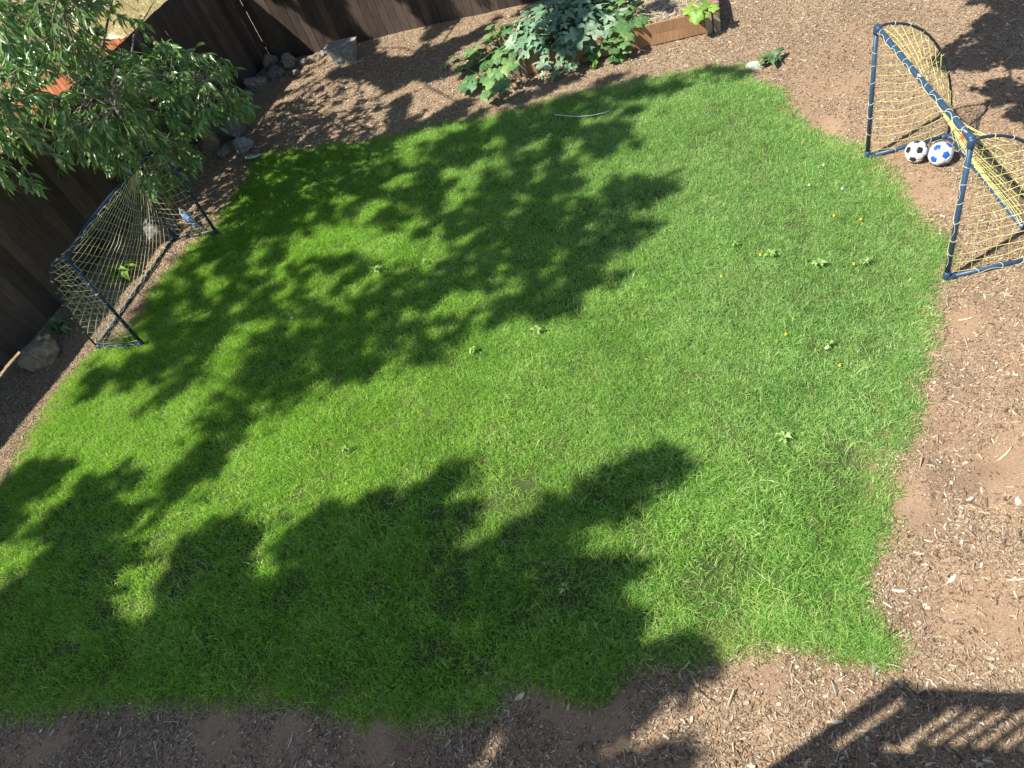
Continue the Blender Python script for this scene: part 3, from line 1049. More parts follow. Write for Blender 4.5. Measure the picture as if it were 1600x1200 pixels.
# ------------------------------------------------------------------ rocks
def rock_mesh(seed, dims, mat, flat=0.0, rough=0.34, sub=4):
    import bmesh
    bm = bmesh.new()
    bmesh.ops.create_icosphere(bm, subdivisions=sub, radius=1.0)
    r = np.random.default_rng(seed)
    planes = [(v / np.linalg.norm(v), r.uniform(0.50, 0.88)) for v in r.normal(size=(12, 3))]
    o1 = r.uniform(0, 90, 3)
    for v in bm.verts:
        p = np.array(v.co)
        for nn, d in planes:
            k = p @ nn - d
            if k > 0: p = p - nn * k * 0.85
        q = p * 2.2 + o1
        f = (float(fbm(q[0] + q[2], q[1] - q[2], 3)) - .5) * rough
        f2 = (float(fbm(q[0] * 3 + q[2] * 2, q[1] * 3 - q[2], 2)) - .5) * rough * 0.5
        p = p * (1 + f + f2)
        if flat and p[2] > flat: p[2] = flat + (p[2] - flat) * 0.15
        v.co = (p[0] * dims[0], p[1] * dims[1], p[2] * dims[2])
    me = bpy.data.meshes.new("rock")
    bm.to_mesh(me); bm.free()
    me.materials.append(mat)
    return me


def rock(px, py, w, d, h, label, mat='rock', seed=1, rz=0.0, name="rock", sink=0.3, z=None, flat=0.0, group="rocks along the foot of the dark fence"):
    """w across, d deep, h high, in metres; (px, py) is where its middle meets the ground"""
    p = G(px, py, 0.0 if z is None else z)
    o = put(name, rock_mesh(seed, (w / 2, d / 2, h / 2 * (1 + sink)), MAT[mat], flat))
    base = float(gz(p[0], p[1])) if z is None else z
    o.location = (p[0], p[1], base + h / 2 * (1 - sink))
    o.rotation_euler = (0, 0, rz)
    tag(o, label, "rock", group)
    return o


rock(76, 560, 0.56, 0.42, 0.34, "large brown boulder by the dark fence below the left goal", 'rockbrown', 21, 0.6, flat=0.6)
rock(64, 531, 0.10, 0.08, 0.07, "small dark stone lying on the large brown boulder", 'rock', 22, z=0.27, sink=0.1, group="small stones on the brown boulder")
rock(75, 529, 0.12, 0.07, 0.07, "small pale stone lying on the large brown boulder", 'rockbrown', 23, z=0.27, sink=0.1, group="small stones on the brown boulder")
rock(258, 372, 0.52, 0.40, 0.36, "dark grey boulder seen through the net of the left goal", 'rock', 24, 0.9)
rock(336, 228, 0.44, 0.36, 0.34, "rounded brown rock right of the peach leaves, next to the dark fence", 'rockbrown', 25, 0.2)
rock(370, 212, 0.50, 0.40, 0.32, "dark grey rock between the rounded brown rock and the tip of the peach branch", 'rock', 26, 0.9)
rock(383, 236, 0.36, 0.24, 0.24, "pale grey rock catching sun beside the mint green saucer", 'concrete', 27, 0.5)
rock(352, 243, 0.24, 0.20, 0.14, "low grey stone between the brown rock and the pale sunlit rock", 'rock', 28)
rock(404, 139, 0.42, 0.32, 0.26, "wide dark rock at the fence corner nearest the peach branch", 'rock', 29, 0.4)
rock(437, 120, 0.34, 0.26, 0.22, "flat dark rock in front of the reddish corner rock", 'rock', 30, 0.2)
rock(427, 106, 0.30, 0.26, 0.26, "reddish grey rock at the bottom of the fence corner", 'rockbrown', 31, 0.3)
rock(455, 104, 0.30, 0.24, 0.24, "olive grey rock right of the reddish corner rock", 'rock', 32, 1.1)
rock(475, 100, 0.16, 0.14, 0.11, "small speckled stone right of the olive grey rock", 'concrete', 33)
rock(492, 95, 0.30, 0.16, 0.13, "long flat stone leaning against the back fence", 'rockbrown', 34, -0.4)
rock(505, 88, 0.13, 0.11, 0.11, "small pale stone next to the grey concrete block", 'concrete', 35)
rock(512, 104, 0.24, 0.07, 0.04, "thin pale slab of stone lying before the concrete block", 'rockbrown', 36, -0.2)
rock(463, 117, 0.18, 0.14, 0.11, "small dark stone below the olive grey rock", 'rock', 37)
rock(388, 156, 0.30, 0.24, 0.18, "dark stone half hidden by the tip of the peach branch", 'rock', 38)


def concrete_block():
    a = G(522, 101); b = G(562, 92)
    u = (b - a)[:2]; u = u / np.linalg.norm(u); nn = np.array([u[1], -u[0]])
    c = (a + b)[:2] / 2
    root = MB()
    V = []
    r = np.random.default_rng(4)
    nx = 9; nz = 6
    for side in (0, 1):
        for j in range(nz + 1):
            z = -0.04 + 0.36 * j / nz
            hw = 0.15 + 0.125 * (j / nz) ** 0.8
            dep = 0.085 + 0.05 * j / nz
            for i in range(nx + 1):
                s = -1 + 2 * i / nx
                jit = r.normal(0, 0.008, 3) * (0.3 if j == nz else 1)
                q = c + u * (s * hw + jit[0] + 0.03 * j / nz) + nn * ((dep if side == 0 else -dep) * (1 - 0.25 * s * s) + jit[1])
                V.append((q[0], q[1], z + jit[2] * .6 + 0.0 * s))
    Fs = []
    W = nx + 1; off = W * (nz + 1)
    for j in range(nz):
        for i in range(nx):
            k = j * W + i
            Fs.append((k, k + 1, k + W + 1, k + W)); k += off
            Fs.append((k + 1, k, k + W, k + W + 1))
        for i, fl in ((0, 0), (nx, 1)):
            k = j * W + i
            Fs.append((k, k + W, k + W + off, k + off) if fl == 0 else (k, k + off, k + W + off, k + W))
    for i in range(nx):
        k = nz * W + i
        Fs.append((k, k + 1, k + 1 + off, k + off))
        k = i
        Fs.append((k + 1, k, k + off, k + 1 + off))
    root.add(V, Fs)
    o = root.build("concrete_block", MAT['concrete'])
    tag(o, "grey concrete block with a flat top tapering downwards, against the back fence", "concrete block")


concrete_block()


# ------------------------------------------------------------------ raised bed
bA = G(806, 122); bB = G(1127, 47)
bU = (bB - bA)[:2]; bLen = float(np.linalg.norm(bU)); bU = bU / bLen
bN = np.array([-bU[1], bU[0]])                    # towards the back
bRz = math.atan2(bU[1], bU[0])
bed = thing("raised_bed", "wooden raised vegetable bed of orange brown boards with grey corner stakes", "planter bed", bA, bRz)
BW = 1.25; BHT = 0.135
for lvl in range(2):
    z = 0.012 + BHT * (lvl + 0.5) + lvl * 0.004
    for y, off in ((0.02, 0.0), (BW - 0.02, 0.0)):
        MB().box((bLen / 2, y + random.uniform(-.003, .003), z), (bLen / 2 - 0.05, 0, 0), (0, 0.019, 0), (0, 0, BHT / 2)).build("board", MAT['bedboard'], bed)
    for x in (0.03, bLen - 0.03):
        MB().box((x, BW / 2, z), (0.019, 0, 0), (0, BW / 2 - 0.042, 0), (0, 0, BHT / 2)).build("end_board", MAT['bedboard'], bed)
for x, dx in ((0.04, 0.11), (bLen - 0.15, 0.105)):
    for k, yy in ((0, -0.022), (1, -0.026)):
        MB().box((x + k * dx, yy, 0.165 + 0.02 * k), (0.040, 0, 0), (0, 0.019, 0), (0, 0, 0.185 + 0.02 * k)).build("stake", MAT['bedpost'], bed)
    MB().box((x + dx / 2, BW + 0.024, 0.16), (0.042, 0, 0), (0, 0.019, 0), (0, 0, 0.18)).build("stake", MAT['bedpost'], bed)
sm = MB()
for i in range(31):
    for j in range(15):
        X = 0.05 + (bLen - 0.10) * i / 30; Yv = 0.042 + (BW - 0.084) * j / 14
        sm.v.append((X, Yv, 0.21 + (float(fbm(X * 5, Yv * 5, 3)) - .5) * 0.06))
for i in range(30):
    for j in range(14):
        k = i * 15 + j
        sm.f.append((k, k + 15, k + 16, k + 1))
sm.build("bed_soil", simple("bed_soil", (0.10, 0.075, 0.05), (0.40, 0.31, 0.19), 26, 0.95, bmp=0.8, bd=0.03, detail=8), bed, True)
# straw on the bed soil
st = MB()
for i in range(900):
    x = random.uniform(0.9, bLen - 0.1); y = random.uniform(0.06, BW - 0.06); a = random.uniform(0, 3.14); l = random.uniform(.02, .06)
    z = 0.225 + random.uniform(-0.01, 0.02)
    st.box((x, y, z), (math.cos(a) * l, math.sin(a) * l, random.uniform(-.01, .01)), (-math.sin(a) * .003, math.cos(a) * .003, 0), (0, 0, .002))
so = st.build("straw", MAT['palechip'], bed)
so['kind'] = 'stuff'


def bed_pt(x, y, z=0.0):
    q = bA[:2] + bU * x + bN * y
    return np.array([q[0], q[1], z])


# ------------------------------------------------------------------ leafy vegetable plants
def lobed_leaf(name, mat, size, lobes, depth, seed, cup=0.25, tooth=0.06):
    r = random.Random(seed)
    mb = MB()
    n = lobes * 6
    V = [(0.0, 0.0, 0.0)]
    inner = []; outer = []
    for i in range(n + 1):
        a = -math.pi * 0.90 + 2 * math.pi * 0.90 * i / n
        ph = (i % 6) / 6.0
        lob = 1 - depth * (0.5 + 0.5 * math.cos(2 * math.pi * ph))
        if i in (0, n): lob *= 0.8
        R = size * lob * (0.86 + 0.14 * math.cos(a)) * (1 + r.uniform(-tooth, tooth))
        wav = math.sin(a * 3 + seed) * 0.05 * size
        fold = -0.10 * size * abs(math.sin(math.pi * ph))
        x, y = R * math.cos(a), R * math.sin(a)
        inner.append((x * 0.55, y * 0.55, cup * size * 0.22 + fold * -0.6))
        outer.append((x, y, cup * size * 0.45 - 0.28 * size * (R / size) ** 2 + wav + fold * -0.4))
    V += inner + outer
    m = n + 1
    Fs = []
    for i in range(n):
        Fs.append((0, 1 + i, 2 + i))
        Fs.append((1 + i, 1 + m + i, 2 + m + i, 2 + i))
    mb.add(V, Fs)
    return mb.mesh(name, mat, True)


def leafy_plant(name, label, cat, base, leaves, meshes, mat_stem, spread_dir=None, fruits=(), group=None, stem_r=0.006):
    """leaves: list of (px, py, h, scale) - where each leaf stands; each is a part of its own on a stalk part"""
    root = thing(name, label, cat, base, 0, group)
    b = np.asarray(base, float)
    sb = MB()
    for i, (P, sc, crown) in enumerate(leaves):
        P = np.asarray(P, float)
        org = np.asarray(crown, float)
        out = P - org; az = math.atan2(out[1], out[0]) + random.uniform(-.5, .5)
        tilt = random.uniform(-0.25, 0.75)
        o = put("leaf", meshes[i % len(meshes)], root, P - b, Euler((random.uniform(-.25, .25), tilt, az)), sc)
        mid = org * 0.45 + P * 0.55; mid[2] = max(org[2], P[2] * 0.75) + 0.02
        sb.tube([org - b, mid - b, P - b - np.array([0, 0, 0.004])], [stem_r * 1.2, stem_r, stem_r * .7], 5)
    sb.build("stalks", mat_stem, root, True)
    for (P, r, l) in fruits:
        fb = MB()
        prof = [(0.25 * r, -l), (0.75 * r, -l * .8), (r, -l * .3), (r * 0.95, l * .25), (0.6 * r, l * .75), (0.2 * r, l)]
        Mx = Matrix.Rotation(1.3, 4, 'Y') @ Matrix.Identity(4)
        fb.lathe(prof, 10, Mx)
        put("squash", fb.mesh("squash", MAT['squashfruit'], True), root, np.asarray(P) - b, (0, 0, random.uniform(0, 3)))
    return root


zm = [lobed_leaf("leaf", MAT['zucchini'], 0.165, 5, 0.52, s, 0.45, 0.12) for s in range(5)]
sm_ = [lobed_leaf("leaf", MAT['squash'], 0.12, 5, 0.22, 10 + s, 0.3, 0.09) for s in range(5)]

ZPOLY = [(800, 0), (955, 0), (965, 25), (955, 55), (935, 75), (905, 90), (900, 112), (870, 118), (838, 120), (812, 98), (800, 70), (795, 35)]
zc = bed_pt(0.75, 0.45, 0.24)
zl = []
for i in range(2600):
    a = random.uniform(0, 6.283); rr = 0.98 * math.sqrt(random.random())
    p = zc + np.array([rr * math.cos(a), rr * math.sin(a), 0])
    p[2] = 0.50 - 0.34 * (rr / 0.98) ** 2 + random.uniform(-0.15, 0.1)
    loc = p[:2] - bA[:2]
    yv = loc @ bN
    if yv < -0.10: p[2] = max(0.10, p[2] - 0.15)
    elif p[2] < 0.28: p[2] = 0.28 + random.uniform(0, .1)
    q = proj(p)[0]
    ok = in_poly(np.array([q[0]]), np.array([q[1]]), ZPOLY)[0] or q[1] < 0
    if not ok: continue
    if min([np.linalg.norm(p - l[0]) for l in zl] + [9]) < 0.095: continue
    zl.append((p, random.uniform(0.45, 1.2), zc))
    if len(zl) > 190: break
leafy_plant("zucchini_plant", "big zucchini plant with deeply lobed blue green leaves filling the left of the bed", "vegetable plant", zc * [1, 1, 1], zl, zm, MAT['stem'], stem_r=0.008)


def vine(name, label, poly, crown, hfun, n, meshes, smin, smax, fruits=(), gap=0.072):
    ls = []
    xs = [p[0] for p in poly]; ys = [p[1] for p in poly]
    tries = 0
    while len(ls) < n and tries < 4000:
        tries += 1
        x = random.uniform(min(xs), max(xs)); y = random.uniform(min(ys), max(ys))
        if not in_poly(np.array([x]), np.array([y]), poly)[0]: continue
        h = hfun(x, y)
        p = G(x, y, h)
        if min([np.linalg.norm(p - l[0]) for l in ls] + [9]) < gap: continue
        org = p * 0.75 + np.asarray(crown) * 0.25
        org = p + (np.asarray(crown) - p) * min(1, 0.22 / (np.linalg.norm(np.asarray(crown) - p) + .01))
        org[2] = max(0.03, h - 0.14)
        ls.append((p, random.uniform(smin, smax), org))
    r = leafy_plant(name, label, "vegetable plant", np.array([crown[0], crown[1], 0.02]), ls, meshes, MAT['stem'], fruits=fruits, stem_r=0.005)
    # the runner itself, threading the leaves
    b = np.array([crown[0], crown[1], 0.02])
    pts = sorted([l[2] for l in ls], key=lambda q: np.linalg.norm(q - np.asarray(crown)))[::3]
    if len(pts) > 2:
        MB().tube([np.asarray(crown) - b] + [p - b for p in pts], 0.006, 5).build("runner", MAT['stem'], r, True)
    return r


VL = [(800, 35), (800, 80), (806, 100), (790, 118), (795, 135), (778, 146), (760, 150), (748, 138), (722, 146), (716, 132), (726, 112), (702, 100), (704, 88), (726, 84), (745, 62), (768, 38)]
vine("squash_vine", "squash vine with round leaves spilling over the bed's left end onto mulch", VL, bed_pt(0.05, 0.35, 0.12),
     lambda x, y: max(0.06, 0.10 + max(0, (x - 745) / 60) * 0.26 + random.uniform(-.04, .06)), 85, sm_, 0.6, 1.1,
     fruits=[(G(762, 108, 0.10), 0.05, 0.06)])
VR = [(945, 0), (1008, 0), (1010, 18), (1000, 40), (990, 60), (985, 85), (962, 96), (940, 88), (920, 98), (905, 92), (915, 70), (945, 55)]
vine("squash_vine", "lighter green squash vine hanging over the front boards in the middle of the bed", VR, bed_pt(1.35, 0.2, 0.26),
     lambda x, y: (0.34 if y < 45 else max(0.07, 0.34 - (y - 45) * 0.006)) + random.uniform(-.03, .05), 52, sm_, 0.55, 1.0,
     fruits=[(G(973, 44, 0.31), 0.05, 0.055)])
VY = [(1072, 18), (1078, 6), (1095, 0), (1112, 2), (1118, 12), (1105, 24), (1090, 26)]
vine("young_squash_plant", "small bright green squash plant at the right end of the bed", VY, bed_pt(bLen - 0.3, 0.12, 0.24),
     lambda x, y: 0.33 + random.uniform(-.03, .05), 10, [lobed_leaf("leaf", MAT['limeweed'], 0.115, 5, 0.2, 40 + s) for s in range(3)], 0.7, 1.0, gap=0.08)


# ------------------------------------------------------------------ weeds, flowers, litter
def rosette(name, label, cat, px, py, n, size, mat, h=0.03, seed=0, group=None, toothed=True, zoff=0.0):
    r = random.Random(seed + 900)
    p = G(px, py)
    root = thing(name, label, cat, (p[0], p[1], float(gz(p[0], p[1])) + zoff), r.uniform(0, 6), group)
    ms = []
    for k in range(2):
        mb = MB()
        L = size * (1 - 0.2 * k); V = []; m = 7
        for i in range(m + 1):
            t = i / m
            w = size * 0.16 * math.sin(math.pi * min(1, 0.12 + 0.86 * t)) * (1.25 if (toothed and i % 2) else 0.75)
            z = h * 4 * t * (1 - t) + h * 0.6 * t
            V += [(L * t, -w, z + 0.15 * w), (L * t, 0, z - 0.1 * w), (L * t, w, z + 0.15 * w)]
        Fs = []
        for i in range(m):
            a = i * 3
            Fs += [(a, a + 3, a + 4, a + 1), (a + 1, a + 4, a + 5, a + 2)]
        mb.add(V, Fs)
        ms.append(mb.mesh("leaf", mat, True))
    for i in range(n):
        a = i * 2.399 + r.uniform(-.3, .3)
        put("leaf", ms[i % 2], root, (0, 0, 0.002 * (i % 4)), (r.uniform(-.3, .3), -r.uniform(-.15, .40), a), r.uniform(0.6, 1.1))
    return root


rosette("weed", "ragged green weed beside the pale round lid on the soil", "weed", 1207, 97, 30, 0.20, MAT['ragweed'], 0.06, 1)
rosette("leafy_weed", "bright lime green weed seen through the net of the left goal", "weed", 197, 432, 34, 0.26, MAT['limeweed'], 0.12, 2, toothed=False)
rosette("leafy_weed", "dark green leafy weed between the brown boulder and the left goal", "weed", 100, 520, 20, 0.22, MAT['ragweed'], 0.12, 3, toothed=False)
rosette("weed", "small weed on the mulch between concrete block and squash vine", "weed", 697, 108, 9, 0.12, MAT['weed'], 0.05, 4)
rosette("weed", "small pale weed growing in mulch under the middle of the bed", "weed", 929, 108, 9, 0.09, MAT['limeweed'], 0.08, 5)
for i, (px, py, n, s, lab) in enumerate([
        (885, 925, 10, 0.10, "broad pale green weed in shaded grass near the bottom of the lawn"),
        (1205, 405, 12, 0.09, "flat broad leaved weed beside a single dandelion left of the lawn's right edge"),
        (1280, 420, 11, 0.08, "yellowish clump of weed between the two upper dandelions and the white clover"),
        (1350, 418, 12, 0.09, "wide flat weed next to the dandelion nearest the right goal"),
        (1225, 690, 12, 0.09, "light green weed alone in the sunny right half of the lawn"),
        (1295, 545, 10, 0.08, "pale weed surrounding the white clover on the right of the lawn"),
        (742, 552, 10, 0.08, "yellow green weed just below the big tree shadow in the lawn's middle"),
        (842, 522, 9, 0.08, "pale weed at the tip of the big tree shadow in the lawn's middle"),
        (545, 708, 9, 0.08, "sunlit weed in the bright lawn between the two big shadows"),
        (592, 425, 12, 0.09, "broad weed in the bright patch inside the big shadow"),
        (668, 415, 9, 0.08, "weed at the right side of the bright patch inside the big shadow"),
        (860, 220, 9, 0.08, "pale weed below the white plastic strip"),
        (690, 375, 8, 0.07, "weed just above the bright patch inside the big shadow"),
        (1150, 390, 8, 0.07, "light weed in sun at the left of the lone dandelion")]):
    rosette("lawn_weed", lab, "weed", px, py, n, s * (0.62 + 0.4 * ((i * 7) % 5) / 4), MAT['weed'], 0.035, 20 + i, "broad leaved weeds in the lawn", zoff=0.030)


def flower(px, py, mat, label, name, cat, group, r0=0.0115, h=0.045):
    p = G(px, py, h)
    root = thing(name, label, cat, (p[0], p[1], float(gz(p[0], p[1]))), random.uniform(0, 6), group)
    MB().tube([(0, 0, 0), (0.004, 0.002, h * .6), (0, 0, h)], 0.0016, 5).build("stem", MAT['stem'], root, True)
    mb = MB()
    for ring, (rr, zz, n) in enumerate(((1.0, 0.0, 13), (0.72, 0.004, 11), (0.42, 0.007, 8))):
        for i in range(n):
            a = 2 * math.pi * (i + 0.5 * ring) / n
            w = 0.22 * r0
            c, s = math.cos(a), math.sin(a)
            mb.add([(-s * w * .4, c * w * .4, h + zz), (s * w * .4, -c * w * .4, h + zz), (c * r0 * rr + s * w, s * r0 * rr - c * w, h + zz + .002 + .003 * ring),
                    (c * r0 * rr - s * w, s * r0 * rr + c * w, h + zz + .002 + .003 * ring)], [(0, 1, 2, 3)])
    mb.lathe([(0.15 * r0, h - 0.004), (0.4 * r0, h), (0.3 * r0, h + 0.009), (0.1 * r0, h + .010)], 8)
    mb.build("bloom", mat, root)


for px, py, lab in [(1303, 338, "yellow dandelion nearest the footballs"), (1345, 343, "yellow dandelion in the lawn just right of the topmost one"),
                    (1188, 399, "yellow dandelion farthest left of the upper four"), (1334, 413, "yellow dandelion nearest the front post of the right goal"),
                    (1228, 524, "yellow dandelion alone in the middle right of the lawn"), (1127, 433, "small orange yellow dandelion in the lawn's sunny centre"),
                    (1312, 572, "tiny yellow dandelion below the white clover patch")]:
    flower(px, py, MAT['yellowpetal'], lab, "dandelion", "dandelion", "dandelions in the lawn")
for px, py, lab in [(1291, 545, "white clover head in the lawn right of the lone dandelion"), (1316, 296, "white clover head nearest the footballs"),
                    (1287, 258, "pale grey seed head at the top right of the lawn"), (1264, 291, "small white clover head left of the one near the footballs"),
                    (450, 320, "white blossom in the shaded top left of the lawn"), (455, 495, "white blossom in the shaded lawn right of the left goal")]:
    flower(px, py, MAT['whitepetal'], lab, "clover_flower", "flower", "white flowers in the lawn", 0.013)


def disc(px, py, r, h, mat, label, name, cat, tilt=(0, 0, 0), z=0.0):
    p = G(px, py)
    mb = MB()
    mb.lathe([(r * 0.93, 0), (r, h * 0.25), (r, h), (r * 0.94, h * 1.05), (r * 0.90, h * 0.72), (r * 0.55, h * 0.70), (r * 0.5, h * .9), (r * .2, h * .95)], 28)
    o = mb.build(name, mat, None, True)
    o.location = (p[0], p[1], float(gz(p[0], p[1])) + 0.006 + z); o.rotation_euler = tilt
    return tag(o, label, cat)


disc(1178, 103, 0.095, 0.014, MAT['lid'], "pale green round lid lying on soil beside a ragged weed", "round_lid", "lid", (0.05, 0.03, 0))
disc(397, 249, 0.115, 0.03, MAT['mint'], "mint green saucer tipped against the pale sunlit rock by the lawn's corner", "plant_saucer", "saucer", (-0.28, 0.22, 0), 0.035)
p = G(396, 236, 0.09)
o = put("bark_lump", rock_mesh(77, (0.07, 0.05, 0.05), MAT['redbrown'], 0, 0.5))
o.location = tuple(p); tag(o, "dark reddish lump of bark sitting in the mint green saucer", "bark")


def strip():
    pts = [G(x, y, 0.048 + 0.007 * math.sin(i * 2)) for i, (x, y) in enumerate(((867, 179), (885, 181), (905, 182), (925, 180), (940, 177), (953, 173)))]
    mb = MB()
    mb.tube(pts, [0.009, 0.005, 0.0045, 0.006, 0.005, 0.004], 6)
    o = mb.build("plastic_strip", MAT['whiteplastic'], None, True)
    tag(o, "white curved plastic strip lying in shaded grass below the bed", "strip")


strip()


def bottle():
    a = G(280, 326, 0.14); b = G(307, 356, 0.05)
    d = b - a; L = float(np.linalg.norm(d)); d = d / L
    q = Vector(d).to_track_quat('Z', 'Y')
    root = thing("water_bottle", "clear plastic water bottle with blue label lying in the left goal", "bottle", a)
    root.rotation_mode = 'QUATERNION'; root.rotation_quaternion = q
    R = 0.047
    MB().lathe([(0.013, 0.012), (0.014, 0.045), (0.03, 0.075), (R, 0.115), (R, L * .42), (R * .9, L * .45), (R, L * .48), (R, L * .8), (R * .93, L * .84), (R, L * .88), (R, L * .97), (R * .7, L)], 16).build("bottle_body", MAT['clear'], root, True)
    MB().lathe([(0.016, 0), (0.017, 0.004), (0.017, 0.02), (0.016, 0.022)], 12).build("cap", MAT['cap'], root, True)
    n = 16
    mb = MB()
    z0, z1 = L * .40, L * .78
    V = []
    for z in (z0, z1):
        for rr in (R + 0.0015, R + 0.0025):
            for k in range(n):
                V.append((rr * math.cos(2 * math.pi * k / n), rr * math.sin(2 * math.pi * k / n), z))
    Fs = []
    for k in range(n):
        k2 = (k + 1) % n
        Fs += [(n + k, n + k2, 3 * n + k2, 3 * n + k), (k2, k, 2 * n + k, 2 * n + k2), (k, k2, n + k2, n + k), (2 * n + k2, 2 * n + k, 3 * n + k, 3 * n + k2)]
    mb.add(V, Fs).build("label", MAT['label'], root, True)


bottle()


def big_chip(px, py, l, w, a, mat, label, name="wood_piece"):
    p = G(px, py)
    mb = MB()
    t = min(0.008, w * .4)
    V = []
    for s, k in ((-1, .35), (-.5, .9), (.1, 1.0), (.7, .7), (1, .2)):
        bend = 0.12 * l * s * s * .4
        for yy, zz in ((-1, 0), (0, 1), (1, 0), (0, -.4)):
            V.append((s * l / 2, yy * w / 2 * k + bend, zz * t + 0.002 * s))
    Fs = []
    for i in range(4):
        for k in range(4):
            k2 = (k + 1) % 4
            Fs.append((i * 4 + k, i * 4 + k2, (i + 1) * 4 + k2, (i + 1) * 4 + k))
    Fs += [(3, 2, 1, 0), (16, 17, 18, 19)]
    mb.add(V, Fs)
    o = mb.build(name, MAT[mat])
    o.location = (p[0], p[1], float(gz(p[0], p[1])) + 0.008)
    o.rotation_euler = (random.uniform(-.15, .15), random.uniform(-.15, .15), a)
    tag(o, label, "wood chip", "larger wood pieces on the bare soil")


for px, py, l, w, a, mt, lab in [
        (1488, 905, 0.09, 0.026, 0.35, 'whiteplastic', "largest white chip on the soil right of the lawn's lower corner"),
        (1404, 923, 0.08, 0.025, -0.6, 'palechip', "pale chip just right of the lawn's lower right corner"),
        (1366, 1042, 0.15, 0.025, 1.0, 'greychip', "grey splinter pointing at the lawn's bottom right tip"),
        (1304, 1075, 0.10, 0.02, 1.3, 'greychip', "grey splinter just left of the railing shadow"),
        (1570, 712, 0.17, 0.014, 0.3, 'palechip', "thin pale stick on the soil at the right edge"),
        (1508, 499, 0.11, 0.012, -0.5, 'palechip', "thin pale stick on soil below the right goal"),
        (1591, 784, 0.06, 0.04, 0.9, 'palechip', "small white stone like chip at the right edge"),
        (813, 1089, 0.08, 0.04, 0.2, 'palechip', "pale flat chip on shaded soil below the lawn's bottom notch"),
        (65, 1142, 0.04, 0.03, 0.2, 'palechip', "small white chip on shaded soil at the bottom left"),
        (1450, 845, 0.07, 0.012, -0.9, 'palechip', "thin pale chip on soil right of the lawn's lower edge"),
        (705, 1170, 0.13, 0.012, 0.1, 'greychip', "thin grey twig on the bottom strip beside a bright sun patch"),
        (709, 1112, 0.10, 0.01, 1.2, 'greychip', "thin grey twig just under the lawn's bottom edge"),
        (1305, 1128, 0.09, 0.025, -0.4, 'palechip', "pale chip in front of the railing shadow"),
        (1590, 905, 0.12, 0.012, -0.4, 'palechip', "thin pale stick on soil at the right edge below the white chip"),
        (1068, 1045, 0.13, 0.018, 0.3, 'palechip', "pale splinter at the edge of the shade under the lawn"),
        (455, 1160, 0.14, 0.014, 1.0, 'palechip', "thin pale stick in dappled shade on the bottom strip")]:
    big_chip(px, py, l, w, a, mt, lab)


